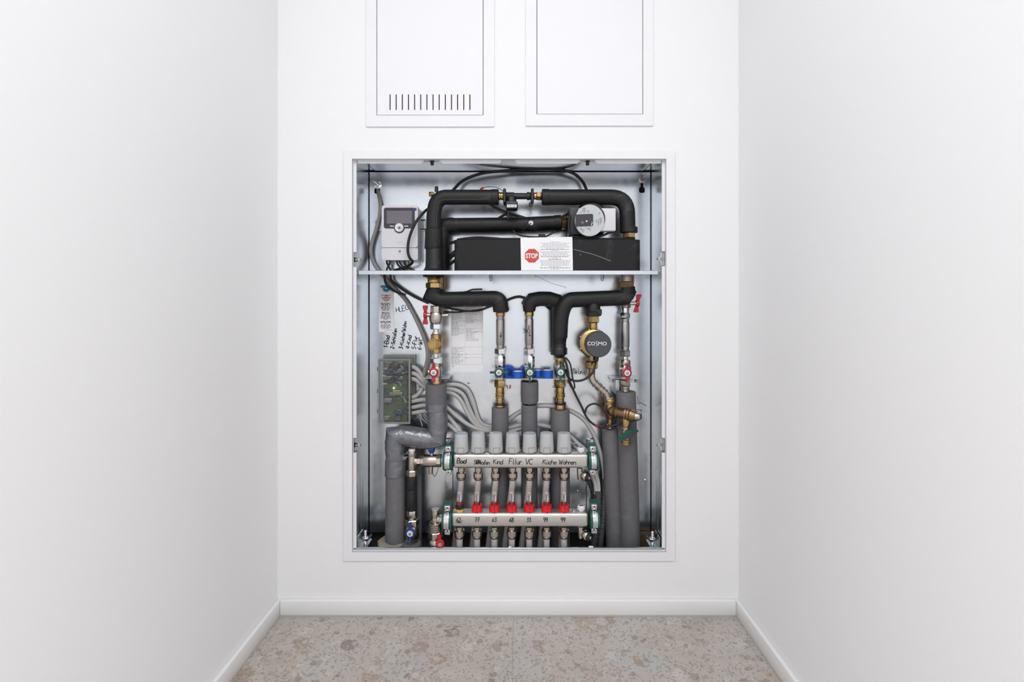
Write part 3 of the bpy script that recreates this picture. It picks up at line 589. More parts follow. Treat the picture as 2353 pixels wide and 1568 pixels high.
for k in range(4): mb.box(PX(1350+2.2*k, yp), PX(1350.8+2.2*k, yp), yp-.0002, yp, PZ(528+k, yp), PZ(523, yp))
obj('face_print', mb, M['print'], fp)
obj('pump_cable', MB().tube(sm(PP(.05, (1416, 522), (1412, 530), (1400, 535), (1385, 541), (1365, 545), (1330, 545), (1312, 541), (1307, 520), (1310, 495)), 5), 0.0035, 10), M['cable'], t)
# ---- heat exchanger block with its notice
t = thing('heat_exchanger', 'long black foam-cased heat exchanger block lying on the shelf', 'heat exchanger')
yf = 0.03; zb_ = SZ+0.0006; zt_ = PZ(550.5, yf)
body = obj('casing', MB().rbox(PX(1042, yf), PX(1474, yf), yf, 0.136, zb_, zt_, 0.02, 5, 2), M['epp'], t)
obj('lid', MB().rbox(PX(1056, yf), PX(1462, yf), yf+0.006, 0.13, zt_, zt_+0.006, 0.003, 2), M['epp'], t)
mb = MB()
for a, b, c, d in ((1318, 573.5, 1340, 579), (1340, 579, 1368, 586.5), (1368, 586.5, 1403, 600), (1333, 584, 1334, 587)):
    mb.tube(PP(yf-.0001, (a, b), ((a+c)/2, (b+d)/2-.4), (c, d)), 0.0006, 5)
obj('scratch', mb, M['fade'], body)
def notice_poly(y): return PP(y, (1196, 546.5), (1315, 544.5), (1316.5, 621.5), (1197.5, 621.5))
nt_ = tag(thing('warning_notice', 'white notice sheet with a red octagonal STOP sign on the black block', 'notice'), 'white notice sheet with a red octagonal STOP sign on the black block', 'notice')
obj('sheet', MB().prism(notice_poly(yf-.0008), (0, 0.0007, 0)), M['paper'], nt_)
ys = yf-.0009
sg = obj('stop_sign', MB().prism([P(1222.2+17.4*math.cos(R(22.5+45*k)), 588+17*math.sin(R(22.5+45*k)), ys) for k in range(8)], (0, -0.0003, 0)), M['stop'], nt_)
obj('lettering', text_mb('STOP', 1222, 588, ys-.0003, 11.6, 0.035, 28), M['white'], sg)
mb = MB(); py = 556.5
rows = [(.35, 0), (.95, 0), (.78, 0), (.85, 0), (1, 0), (.62, 0), (.95, 1), (.24, 0), (1, 0), (.85, 0), (.85, 0), (1, 0), (.92, 1), (.2, 0), (.44, 1), (1, 0), (1, 0), (.97, 0), (.93, 0), (.95, 0), (.4, 0), (1, 1), (.3, 0)]
mbb = MB()
for fr, bd in rows:
    words(mbb if bd else mb, 1241, 1310, py, 1.35 if bd else 1.1, ys, True, fr, 0.9); py += 2.82
obj('body_print', mb, M['fade'], nt_); obj('bold_print', mbb, M['print'], nt_)
# ---- cables above the shelf
def cable(label, pts, r, m, y, group=None, name='cable', k=6):
    return tag(obj(name, MB().tube(sm(PP(y, *pts), k), r/S(y), 12), M[m]), label, 'cable', group)
cable('warm grey cable hanging from the upper left keyhole past the controller down to the bracket', [(868, 437, .156), (870, 445, .149), (874, 470, .14), (873, 492, .14), (866, 522, .136), (855, 556, .136), (852, 578, .136), (856, 598, .14), (866, 616, .141), (881, 634, .141), (905, 662, .141), (932, 690, .14), (953, 728, .136), (971, 768, .13), (981, 800, .125), (982, 824, .12), (977, 848, .12), (971, 872, .12), (966, 890, .13)], 4.3, 'dcable', .14)
cable('thick black cable arching over the upper pipes to the cabinet top', [(1034, 446, .1), (1044, 434, .1), (1066, 414), (1106, 399), (1156, 393), (1216, 389), (1276, 389), (1312, 396), (1334, 412), (1346, 432, .105), (1350, 450, .1)], 3.4, 'cable', .12)
cable('black cable curving across the controller from riser to its lower edge', [(990, 476, .11), (975, 487, .09), (956, 510, .075), (941, 545, .075), (937, 575, .078), (941, 592, .08), (948, 603, .09), (936, 612, .11), (918, 618, .12), (905, 622, .14)], 3.1, 'cable', .075)
cg = 'short cables below the controller'
for lab, pts, m, r in (('leftmost black cable leaving the controller underside', [(890, 596), (889, 604), (893, 612), (898, 622)], 'cable', 2.4),
    ('black cable crossing the leftmost one under the controller', [(895, 596), (895, 606), (891, 614), (888, 622)], 'cable', 2.2),
    ('middle black cable sweeping right under the controller', [(911, 596), (914, 608), (922, 616), (930, 621)], 'cable', 2.2),
    ('thin black cable beside the middle one under the controller', [(915, 596), (921, 608), (931, 616), (940, 618)], 'cable', 1.8),
    ('yellow-green wire under the right corner of the controller', [(932, 596), (934, 608), (938, 616), (943, 623)], 'ywire', 1.5),
    ('black cable beside the yellow wire under the controller', [(930, 596), (930, 606), (936, 614), (946, 620)], 'cable', 2.0)):
    cable(lab, pts, r, m, .125, cg)
cg = 'black cables behind the riser beside the heat exchanger'
for lab, pts, r in (('highest black cable between riser and heat exchanger', [(1012, 574), (1024, 565), (1036, 558), (1060, 552)], 2.6),
    ('thin upper black cable slanting from riser to heat exchanger', [(1014, 604), (1026, 592), (1040, 580), (1056, 566)], 1.5),
    ('thick black cable slanting from riser to heat exchanger', [(1014, 608), (1026, 598), (1042, 586), (1060, 572)], 2.6),
    ('lowest black cable slanting from riser to heat exchanger', [(1014, 622), (1026, 613), (1040, 602), (1058, 586)], 2.6)):
    cable(lab, pts, r, 'cable', .14, cg)
cg = 'black cables between the upper pipes'
for lab, pts, r, y in (('black cable dropping right from the upper pipe under the flow sensor', [(1124, 468), (1140, 478), (1165, 488), (1190, 496), (1220, 505)], 3.0, .125),
    ('black cable curved under the flow sensor tail onto the middle pipe', [(1138, 508), (1150, 499), (1166, 492), (1182, 494), (1198, 501), (1210, 508)], 3.0, .118),
    ('black cable sagging below the middle pipe above the notice', [(1178, 530), (1192, 540), (1215, 544), (1245, 544.5), (1256, 543), (1276, 532)], 2.0, .085),
    ('black cable from the middle pipe end up to the pump', [(1284, 502), (1300, 494), (1316, 484)], 3.2, .1),
    ('thin black cable lying along the top of the heat exchanger', [(1050, 550), (1090, 545), (1125, 546), (1160, 549), (1190, 550)], 1.8, .06)):
    cable(lab, pts, r, 'cable', y, cg)
tag(obj('cable_connector', MB().rbox(PX(1237, .085), PX(1253, .085), 0.078, 0.09, PZ(545.5, .085), PZ(538.5, .085), 0.001, 1), M['black']), 'small black cable connector below the middle pipe', 'connector')
t = thing('earth_wire', 'thin green wire with red tip arching over to the flow sensor', 'wire')
obj('wire', MB().tube(sm(PP(.06, (1110, 432), (1122, 429.5), (1136, 430), (1148, 434), (1158, 441)), 5), 0.0011, 8), M['gwire'], t)
obj('red_sleeve', MB().tube(PP(.06, (1103, 436), (1111, 431)), 0.0032, 10), M['red'], t)

# ================================================================ below the shelf
cg = 'black cables crossing the back sheet below the shelf'
for lab, pts, r, y in (('thick black cable from shelf corner running right behind the elbow', [(897, 630), (899, 643), (912, 656), (935, 672), (958, 685), (985, 697)], 3.0, .128),
    ('black cable looping over the blue pictogram below the shelf', [(884, 632), (885, 648), (895, 662), (912, 672), (928, 677)], 2.6, .134),
    ('black cable dipping under the long elbow to its right bend', [(1010, 705), (1040, 710), (1070, 715), (1100, 714), (1122, 706), (1142, 700)], 2.2, .125),
    ('thin black cable running left from the red lever valve', [(1020, 717), (1045, 718), (1080, 715), (1110, 711)], 1.8, .128),
    ('black cable lying along the top of the long elbow', [(1004, 672), (1035, 675), (1070, 671), (1085, 666), (1108, 665)], 2.0, .085),
    ('short black cable between two elbow ends', [(1158, 694), (1175, 686), (1192, 682), (1206, 685), (1222, 690)], 3.0, .128),
    ('black cable slipping behind the thick right elbow', [(1240, 692), (1254, 702), (1266, 712), (1278, 716)], 3.0, .132)):
    cable(lab, pts, r, 'cable', y, cg)
# ---- left column, from the shelf down
YJ = 0.075
t = thing('brass_union', 'brass union with black gasket under the left end of the shelf', 'fitting')
stack(t, 997, YJ, [('gasket', 'black', 'c', 632, 637, 25), ('flange', 'brass', 'c', 637, 641, 20, 16), ('neck', 'brass', 'c', 640, 652, 14.5), ('hex_nut', 'brass', 'h', 650, 663, 18.5)])
obj('side_boss', vl(1011, YJ+.02, [(636, 12), (664, 12)], 12), M['bronze'], t)
t = thing('insulated_elbow', 'long black insulated elbow pipe below the shelf, left of the others', 'pipe')
YE = 0.085
tube_obj('insulation', PP(YE, (1001, 661), (993, 680), (1012, 689))+bend(PP(YE, (1030, 689), (1148, 686), (1151, 716)), 0.03, 8)[1:], 17.8, YE, 'foam', t)
obj('end_cut', vl(1151, YE, [(706, 14), (707, 19), (715, 18), (718, 14)], 20), M['foam'], t)
def copy_label(o, s): o['label'] = s
def valve(label, x, y, body, hc=None, hn=(0, -1, 0), hu=(0, 0, 1), hlen=0.028, hm='red', group=None, extra=(), **kw):
    t = thing('ball_valve', label, 'valve', group); stack(t, x, y, body)
    for e in extra: e(t)
    if hc is not None: wing_handle(t, hc, hn, hu, hlen, hm, **kw)
    return t
NK = 'nickel'
def side_stub(x0, x1, py, y, r, m=NK): return lambda t: obj('drain_stub', hl(py, y, [(x0, r), (x1-4, r), (x1-4, r*1.3), (x1, r*1.3)], 14), M[m], t)
valve('ball valve with red lever on its left side below the long elbow', 1002, YJ, [('hex_end', NK, 'o', 703, 719, 14), ('body', NK, 'b', 717, 744, 15.5)], P(978, 724, YJ-.005), (-1, 0, 0), (0, 0, 1), 0.028, 'red', 'ball valves on the left column', (side_stub(1015, 1030, 725, YJ, 4),), stem=0.018, w1=0.014, th=0.006, ring=None)
t = thing('chrome_nipple', 'chrome union nut between red lever valve and brass strainer', 'fitting', 'chrome unions on the left column')
stack(t, 1002, YJ, [('hex_nut', 'chrome', 'h', 744, 757, 13.5), ('neck', 'chrome', 'c', 756, 764, 6.5), ('rim', 'chrome', 'c', 763, 769, 9)])
t = thing('strainer', 'brass dirt strainer with round hex cap facing the room', 'fitting')
stack(t, 1002, YJ, [('hex_end', 'brass', 'o', 768, 780, 13), ('body', 'brass', 'b', 776, 804, 14.5), ('hex_end', 'brass', 'o', 800, 812, 13)])
o = obj('cap', MB().lathe(P(1002, 790, YJ), Vector((-0.12, -1, 0)), [(0, .017), (.024, .017), (.024, .0155), (.034, .0155)], 24), M['brass'], t)
obj('cap_hex', MB().lathe(P(1002, 790, YJ), Vector((-0.12, -1, 0)), [(.032, .0135), (.038, .0135), (.039, .0125)], 8, 0.2), M['brass'], o)
t = thing('chrome_nipple', 'chrome union nut between brass strainer and the red wing valve', 'fitting', 'chrome unions on the left column')
stack(t, 1002, YJ, [('rim', 'chrome', 'c', 811, 815, 8.5), ('neck', 'chrome', 'c', 814, 824, 6.5), ('hex_nut', 'chrome', 'h', 822, 836, 13.5)])
valve('ball valve with red wing handle above the taped grey pipe', 1003, YJ, [('hex_end', NK, 'o', 834, 845, 11.5), ('body', NK, 'b', 842, 868, 13), ('hex_end', NK, 'o', 865, 876, 12), ('tail', 'copper', 'c', 875, 887, 11)], P(997, 856, YJ-.024), (0, -1, 0), (0, 0, 1), 0.0275, 'red', 'ball valves on the left column', (side_stub(984, 1002, 855, YJ, 6),), hub=0.0135)
def bracket(label, x0, x1, py, y0):
    t = thing('valve_bracket', label, 'bracket', 'valve brackets on the back sheet')
    z = PZ(py, y0); obj('shelf_plate', MB().plate(PX(x0, y0), PX(x1, y0), z-0.0012, z, y0, YB-.001), M['tagrail'], t)
    obj('wall_plate', MB().box(PX(x0+4, y0), PX(x1-4, y0), YB-.0025, YB-.001, z-0.022, z), M['tagrail'], t)
    screw(t, x0+7, py+6, y0+.02, 4.2, 'steel'); screw(t, x1-7, py+6, y0+.02, 4.2, 'steel')
bracket('zinc bracket behind the valve with the red wing handle, left', 974, 1031, 869.5, .08)
# ---- taped grey pipe on the left
t = thing('taped_pipe', 'grey foam pipe with silver-taped double bend running down the left side', 'pipe')
r_ = 23.5/S(YJ)
obj('upper_sleeve', vl(1002, YJ, [(883, 10), (883, 23), (884, 24), (930, 23.8), (934, 23)], 32), M['grey'], t)
pts = []
base = PP(YJ, (1003.5, 926), (1006, 985), (1004, 1006), (985, 1010), (925, 1001), (909, 1003), (907, 1022), (908, 1092))
for i in range(len(base)-1):
    k = max(2, int((base[i+1]-base[i]).length/0.008))
    for j in range(k): pts.append(base[i].lerp(base[i+1], j/k))
pts.append(base[-1]); rr = [(22.6+random.uniform(-.45, .45)-(1.2 if i > len(pts)*0.75 else 0))/S(YJ) for i in range(len(pts))]
obj('taped_bend', MB().tube(pts, rr, 36).wob(0.0022, 55), M['tape'], t, ang=30)
obj('lower_sleeve', vl(908.5, YJ, [(1040, 20), (1044, 21.8), (1242, 22.8), (1244, 21)], 32), M['grey'], t)
for a, b, x in ((1055, 1092, 908.3),):
    obj('tape_band', vl(x, YJ, [(a, 22.5), (a+.5, 23.1), (b-.5, 23.3), (b, 22.6)], 40).wob(0.0009, 70, 3), M['tape'], t)
obj('tape_band', vl(1003, YJ, [(926, 24), (926.5, 24.6), (943, 24.4), (943.5, 23.6)], 40).wob(0.0006, 70, 5), M['tape'], t)
obj('tape_band', MB().tube(PP(YJ, (972, 1008), (950, 1004.8), (934, 1002.2)), 23.4/S(YJ), 40).wob(0.0012, 60, 9), M['tape'], t)
obj('tape_band', MB().tube(PP(YJ, (1004.6, 950), (1005.2, 968), (1005.8, 980)), 23.3/S(YJ), 40).wob(0.0012, 60, 11), M['tape'], t)
mb = MB()
for q in (((1020, 1035), (1030, 1010), (1030, 1032), (1024, 1042)), ((1024, 1024), (1034, 1036), (1028, 1046)), ((930, 1046), (942, 1030), (938, 1042)), ((918, 1052), (936, 1050), (930, 1058))): mb.prism(PP(.062, *q), (0.002, 0.0006, 0.001))
obj('loose_tape_end', mb, M['tape'], t)
tag(obj('foam_collar', vl(903, YJ, [(1242, 28), (1245, 34), (1251, 33), (1254, 26)], 30).wob(0.005, 45), M['pur']), 'ragged yellowish foam collar round the foot of the taped pipe', 'collar')

# ---- three middle columns with green wing valves
YK = 0.113
def col_top(x, ring, nutm='chrome'):
    return [('collar_ring', ring, 'c', 716, 727, 10.5), ('neck', 'steel', 'c', 726, 735, 8.6), ('tube', 'steel', 'c', 734, 793, 9.8), ('neck', 'steel', 'c', 792, 801, 8.8), ('hex_nut', nutm, 'h', 800, 814, 13.2), ('spigot', 'chrome', 'c', 813, 820, 6.5)]
t = thing('steel_pipe', 'steel pipe spool with small down arrow, below the long elbow', 'pipe', 'steel pipe spools'); stack(t, 1149.5, YK, col_top(1149, 'copper'))
mb = MB(); yy = YK-10.2/S(YK); scribble(mb, 'v', 1148, 775, 1, 0, 12, yy, 0.0009); scribble(mb, '3', 1141, 772, 1, .1, 9, yy+.004, 0.0007); obj('pen_mark', mb, M['ink'], t)
t = thing('steel_pipe', 'steel pipe spool with pen letters and up arrow, centre column', 'pipe', 'steel pipe spools'); stack(t, 1216, YK, col_top(1216, 'brass'))
mb = MB(); scribble(mb, 'W', 1212, 765, 0, -1, 10, yy, 0.0009); scribble(mb, '3', 1213, 766, 1, 0, 9, yy, 0.0008); scribble(mb, '7', 1212, 757, 1, 0.1, 8, yy, 0.0009); scribble(mb, 'v', 1219, 773, -1, 0, 9, yy, 0.0008, flip=-1); obj('pen_mark', mb, M['ink'], t)
vg = 'ball valves with green wing handles'
valve('ball valve with green wing handle lying level, left of the tape rolls', 1148.5, YK, [('hex_end', 'chrome', 'o', 818, 845, 12.8), ('body', NK, 'b', 843, 868, 12.5), ('hex_end', NK, 'o', 864, 873, 11.5)], P(1146.5, 856, YK-.034), (0, -1, 0), (1, 0, 0), 0.027, 'green', vg, hub=0.0135, stem=.03)
valve('ball valve with green wing handle upright, between the tape rolls', 1216, YK, [('hex_end', 'chrome', 'o', 818, 845, 12.8), ('body', NK, 'b', 843, 868, 12.5), ('hex_end', NK, 'o', 864, 874, 11.5)], P(1217.5, 856, YK-.034), (0, -1, 0), (0, 0, 1), 0.027, 'green', vg, hub=0.0135, stem=.03)
valve('ball valve with green wing handle upright, under the thick black bend', 1287, YK, [('hex_end', 'brass', 'o', 819, 834, 11.5), ('neck', 'brass', 'c', 832, 840, 9), ('body', NK, 'b', 838, 868, 12.8), ('hex_end', NK, 'o', 864, 874, 12)], P(1288, 855.5, YK-.034), (0, -1, 0), (0, 0, 1), 0.027, 'green', vg, hub=0.0135, stem=.03)
def press(label, x, segs): t = thing('press_fitting', label, 'fitting', 'brass press fittings'); stack(t, x, YK, segs)
press('brass press fitting under the level green handle', 1148.5, [('hex_nut', 'brass', 'h', 872, 890, 13), ('sleeve', 'brass', 'c', 889, 904, 9.5), ('ring', 'brass', 'r', 903, 914, 11), ('sleeve', 'brass', 'c', 913, 929, 8.5), ('gasket', 'black', 'c', 927, 931, 12), ('flange', 'brass', 'c', 930, 937, 11.5)])
press('brass press fitting on the right, beside the hanging cables', 1287.5, [('hex_nut', 'brass', 'h', 872, 890, 14.5), ('sleeve', 'brass', 'c', 889, 905, 9.5), ('ring', 'brass', 'r', 903, 913, 11.5), ('sleeve', 'brass', 'r', 912, 926, 9.5), ('gasket', 'black', 'c', 924, 930, 13), ('flange', 'brass', 'c', 929, 944, 12.5)])
def foam(label, x, y, prof, m='grey', x2=None):
    s_ = S(y); pts = [P(x+(x2-x)*(py-prof[0][0])/(prof[-1][0]-prof[0][0]) if x2 else x, py, y) for py, r in prof]
    mb = MB().tube(pts, [r/s_ for py, r in prof], 30)
    t = thing('foam_sleeve', label, 'pipe insulation', 'grey foam pipe sleeves'); obj('sleeve', mb, M[m], t)
    top = prof[0]; obj('bore', vl(x, y, [(top[0]-.8, top[1]*.42), (top[0]+1, top[1]*.42)], 16), M['black'], t)
foam('grey foam sleeve hanging from the brass fitting, left of three', 1149, YK, [(936, 18.6), (938, 19.2), (1000, 19.4), (1330, 19.8)])
foam('short grey foam sleeve directly under the middle green handle', 1217, YK, [(877, 19), (878.5, 20.2), (921, 20.3), (926, 18)])
foam('longer grey foam sleeve continuing down the middle column', 1216.5, YK, [(930, 16.5), (932, 18.2), (1000, 18.5), (1330, 19)])
tag(obj('pipe_stub', vl(1217, YK, [(915, 6.5), (940, 6.5)], 16), M['steel']), 'bit of steel pipe showing between two grey sleeves', 'pipe')
foam('wide grey foam sleeve below the right brass press fitting', 1287.5, YK, [(941, 20), (943, 21.3), (1000, 21.8), (1330, 22)])
# rail carrying the three valves, with tape rolls standing on it
t = thing('valve_rail', 'zinc mounting rail carrying the three green-handled valves', 'bracket')
zr = PZ(870.5, .09)
obj('rail_top', MB().plate(PX(1122, .09), PX(1311, .09), zr-.0015, zr, .088, YB-.001), M['tagrail'], t)
obj('rail_web', MB().box(PX(1126, .1), PX(1307, .1), YB-.02, YB-.018, PZ(885, YB-.02), zr), M['zinc'], t)
obj('rail_foot', MB().box(PX(1150, .1), PX(1300, .1), YB-.006, YB-.001, PZ(901, YB), PZ(884, YB)), M['zinc'], t)
screw(t, 1130, 877, .112, 4.6, 'chrome'); screw(t, 1306, 877, .112, 4.6, 'chrome')
mb = MB(); scribble(mb, 'v', 1170, 893, 1, 0, 9, YB-.0205, .0009); mb.tube(PP(YB-.021, (1157, 887), (1162, 884), (1165, 889), (1160, 891)), .0009, 5); mb.tube(PP(YB-.021, (1164, 889), (1166, 890), (1166, 896)), .0009, 5); obj('red_pen_mark', mb, M['redink'], t)
mb = MB().tube(PP(YB-.021, (1270, 891), (1280, 890)), .001, 5); obj('blue_pen_mark', mb, M['blueink'], t)
def roll(label, px, y, py0, py1, r, flat=True):
    t = thing('tape_roll', label, 'tape', 'blue tape rolls on the valve rail')
    if flat:
        obj('tape', vl(px, y, [(py0, r*.94), (py0+.6, r), (py1-.6, r), (py1, r*.94)], 28), M['roll'], t)
        obj('core', vl(px, y, [(py0-.5, r*.72), (py0, r*.72)], 24), M['case'], t)
    else:
        c = P(px, py0, y); n = Vector((0.5, -1, 0.15)).normalized(); obj('tape', MB().lathe(c, n, [(0, r/S(y)*.94), (.001, r/S(y)), (.013, r/S(y)), (.014, r/S(y)*.94)], 28), M['roll'], t)
        obj('core', MB().lathe(c+n*.014, n, [(0, r/S(y)*.6), (.0005, r/S(y)*.6)], 20), M['blue'], t)
roll('flat blue tape roll left of the middle green valve', 1190, .106, 853.5, 870, 13)
roll('flat blue tape roll left of the thick black bend', 1258.5, .105, 851, 869.5, 12.5)
roll('blue tape roll half hidden right of the middle green valve', 1236, .128, 851, 869, 9.5)
roll('upright blue tape roll leaning behind the level green valve', 1166, .138, 855, 0, 14.5, False)
roll('blue tape roll half hidden left of the middle green valve', 1204, .142, 852, 0, 12, False)
# ---- black insulated elbows of the middle columns
t = thing('insulated_elbow', 'short black insulated elbow above the centre column', 'pipe')
YL = 0.108
tube_obj('insulation', [P(1216, 716, YL), P(1216, 700, YL)]+PP(YL, (1224, 690), (1240, 687), (1262, 687), (1280, 692), (1288, 702)), [13.5, 16, 16.8, 16.8, 16.6, 16, 14], YL, 'foam', t)
obj('mitre_flap', MB().prism(PP(YL-.014, (1198, 697), (1206, 683), (1222, 678), (1232, 700), (1224, 712), (1208, 708)), (0, .028, 0)), M['foam'], t)
obj('seam_tape', MB().lathe(P(1247.5, 687, YL), (1, 0, 0), [(0, .0222), (.0004, .0228), (.0025, .0228), (.003, .0222)], 24), M['cable'], t)
t = thing('insulated_elbow', 'thick black insulated bend from under the right shelf end to the third column', 'pipe')
YN = 0.088
tube_obj('insulation', PP(YN, (1441, 660), (1442, 673), (1434, 684.5))+bend(PP(YN, (1415, 688.5), (1303, 689), (1289, 722), (1286, 776)), .03, 8)[1:], 17.8, YN, 'foam', t)
obj('mitre_flap', MB().prism(PP(YN-.013, (1425, 662.5), (1457, 662.5), (1463, 671), (1455, 688), (1436, 704), (1424, 690)), (0, .026, 0)), M['foam'], t)
obj('end_sleeve', vl(1286, YN+.012, [(764, 17.5), (766, 18), (789, 14.5), (791, 14)], 24), M['foam'], t)
obj('clamp_band', vl(1285.5, YN+.014, [(790, 14.5), (791, 15.2), (797, 15), (799, 16.5), (813, 16.8), (815, 15), (822, 9)], 24), M['black'], t)
obj('clamp_ear', MB().rbox(PX(1299, .09), PX(1303, .09), .08, .1, PZ(814, .09), PZ(799, .09), .001, 1), M['black'], t)
obj('side_wrap', vl(1272, YN+.02, [(700, 4), (702, 8), (815, 7), (816, 5)], 12), M['foam'], t)
obj('tee_branch', vl(1364, YN, [(695, 12), (700, 15), (716, 16), (717, 17.5), (726, 17.5), (727, 13)], 24), M['foam'], t)
obj('tee_band', MB().rbox(PX(1362, .07), PX(1383, .07), .068, .1, PZ(723, .07), PZ(711, .07), .001, 1), M['black'], t)
# ---- small pump with slate cap
t = thing('hot_water_pump', 'small brass circulation pump with round slate-grey lettered cap', 'pump')
YQ = 0.09
stack(t, 1363, YQ, [('union_nut', 'brass', 'h', 725.5, 742, 15), ('neck', 'brass', 'c', 741, 760, 9.5, 9.5), ('shoulder', 'brass', 'c', 757, 768, 10, 14), ('outlet', 'brass', 'o', 812, 832, 9, 12)])
stack(t, 1360, YQ, [('union_nut', 'brass', 'h', 830, 847, 15.5), ('tail', 'copper', 'r', 846, 862, 8.2)])
obj('volute', fl(1362, 788, YQ+.03, [(0, 30), (.004, 33), (.03, 33), (.034, 31.5)], 36), M['black'], t)
obj('brass_body', fl(1363.5, 788, YQ-.004, [(0, 31), (.002, 31.6), (.012, 31), (.014, 29)], 36), M['brass'], t)
for dx, dy in ((-29, -14), (-29, 13), (-10, -30)): obj('body_screw', fl(1363.5+dx, 788+dy, YQ-.012, [(0, 2.2), (.003, 2.2)], 8), M['brass'], t)
yc = YQ-.05
cp = obj('cap', fl(1371.5, 790, YQ-.016, [(0, 29.5), (.028, 29.2), (.032, 28.6), (.034, 27.2)], 40), M['cap'], t)
ycp = YQ-.0502
mb = text_mb('CO', 1358.5, 789.8, ycp, 8.6, 0.012, 17.5); m2 = text_mb('MO', 1384.5, 790, ycp, 8.6, 0.012, 19.5); mb.add(m2.v, m2.f)
mb.tube(sm(PP(ycp, (1372.8, 784.5), (1369.2, 787.5), (1372.8, 791.5), (1369.8, 795.5)), 4), .0009, 6)
obj('lettering', mb, M['white'], cp)
obj('cable_gland', MB().tube(PP(YQ-.02, (1372, 812), (1370, 830)), .0065, 10), M['black'], t)
obj('supply_cable', MB().tube(sm(PP(.05, (1370, 826, .07), (1367, 842, .058), (1362, 856), (1350, 868), (1334, 875), (1318, 875), (1306, 868, .07), (1300, 850, .09)), 6), .0034, 10), M['cable'], t)
# press-fit bend to the bronze balancing valve
t = thing('press_pipe', 'nickel press-fit pipe slanting down from the small pump', 'pipe')
YP = .085
ctr = bend(PP(YP, (1359, 858), (1361, 876), (1396, 908), (1399, 930)), .018, 6)
obj('tube', MB().tube(ctr, .0098, 20), M['nickel'], t)
a, b = P(1365.5, 880, YP), P(1392, 904.5, YP); d = (b-a)
for f in (0.06, .3, .42, .66, .92): obj('press_ring', MB().lathe(a+d*(f-.03), d, [(0, .0105), (.001, .0122), (.0035, .0122), (.0045, .0105)], 20), M['nickel'], t)
t = thing('balancing_valve', 'tarnished bronze angle valve with nickel knob and green drain handle', 'valve')
stack(t, 1401, YP, [('collar', 'brass', 'c', 914, 919, 9), ('flange', 'brass', 'c', 918, 924, 11), ('sleeve', 'brass', 'r', 923, 936, 9), ('tee_body', 'bronze', 'b', 930, 962, 12), ('tail', 'brass', 'r', 958, 980, 7), ('tail_end', 'chrome', 'c', 978, 984, 6)])
a, b = P(1398, 943, YP-.002), P(1462, 957, .03); d = b-a; L = d.length
obj('barrel', MB().lathe(a, d, [(0, .012), (L*.12, .0155), (L*.2, .0155), (L*.22, .0135), (L*.3, .0165), (L*.34, .0165), (L*.36, .0145), (L*.62, .0155), (L*.64, .0185), (L*.69, .0165), (L*.73, .0185), (L*.78, .0165), (L*.83, .018), (L*.88, .016), (L, .0145)], 24), M['bronze'], t)
kb = obj('knob', MB().lathe(b, d, [(-.004, .0125), (.002, .0125), (.006, .011), (.012, .009), (.014, .006)], 12), M['nickel'], t)
stack(t, 1438, .052, [('branch', 'brass', 'c', 960, 984, 10, 8.5), ('collar', 'nickel', 'r', 982, 992, 10), ('drain_body', 'nickel', 'b', 990, 1012, 10), ('outlet', 'brass', 'r', 1010, 1021, 11)])
c = P(1447, 1001, .028); n = Vector((0.55, -1, -.3)).normalized(); u = Vector((1, 0.3, .42)).normalized(); v = n.cross(u).normalized()
pl_ = [c+u*(.031*math.cos(k*math.pi/14))+v*(.0085*math.sin(k*math.pi/14)) for k in range(28)]
g = obj('handle', MB().prism(pl_, n*-.012), M['rubber'], t); obj('handle_face', MB().prism([c+(p-c)*.78+n*.0006+u*.003 for p in pl_], n*-.001), M['conduit'], g)
obj('handle_stem', MB().tube([P(1438, 1001, .052), c-n*.008], .004, 10), M['nickel'], t)
foam('slim grey foam sleeve below the bronze valve, beside the conduits', 1401, .105, [(985, 16.5), (987, 18), (1100, 18.2), (1330, 18.5)], 'grey', 1414)
# ---- right column
YO = 0.1
t = thing('nickel_union', 'nickel and brass union under the right end of the shelf', 'fitting')
stack(t, 1441, YO, [('neck', 'nickel', 'r', 632, 648, 16.5), ('hex_nut', 'bronze', 'h', 646, 664, 17.5), ('lower_neck', 'nickel', 'c', 663, 672, 13)])
valve('ball valve with red lever pointing right, behind the thick black bend', 1437, YO+.012, [('body', NK, 'b', 682, 708, 13), ('end', 'chrome', 'c', 705, 722, 8.5)], P(1464, 697.5, .085), (1, 0, 0), (0.18, 0, 1), 0.0275, 'red', 'ball valves on the right column', stem=0.022, w1=.014, th=.006, ring=None)
t = thing('steel_pipe', 'plain steel pipe spool in the right column without pen marks', 'pipe', 'steel pipe spools')
stack(t, 1436.5, YO+.005, [('hex_nut', 'chrome', 'h', 719, 733, 12.5), ('neck', 'steel', 'c', 732, 742, 8.8), ('tube', 'steel', 'c', 741, 797, 9.8), ('neck', 'steel', 'c', 796, 806, 8.8), ('hex_nut', 'steel', 'h', 805, 819, 12.8), ('spigot', 'chrome', 'c', 818, 828, 6.8)])
valve('ball valve with red wing handle in the right column', 1437, YO+.005, [('hex_end', NK, 'o', 827, 841, 11.5), ('body', NK, 'b', 838, 866, 13), ('hex_end', NK, 'o', 862, 872, 11), ('hex_nut', NK, 'h', 873, 888, 12.5), ('sleeve', NK, 'r', 887, 897, 9.5), ('tail', 'chrome', 'c', 896, 904, 8)], P(1440.5, 857, YO-.03), (0, -1, 0), (0, 0, 1), 0.0275, 'red', 'ball valves on the right column', (side_stub(1424, 1436, 848, YO, 5),), hub=.0135, stem=.03)
bracket('zinc bracket behind the red wing valve, right column', 1403, 1468, 869.5, .098)
obj('bracket_web', MB().box(PX(1412, .14), PX(1420, .14), .12, .148, PZ(905, .13), PZ(872, .13)), M['tagrail'], [o for o in ALL if o.parent is None and o.get('label', '').startswith('zinc bracket behind the red wing valve, right')][0])
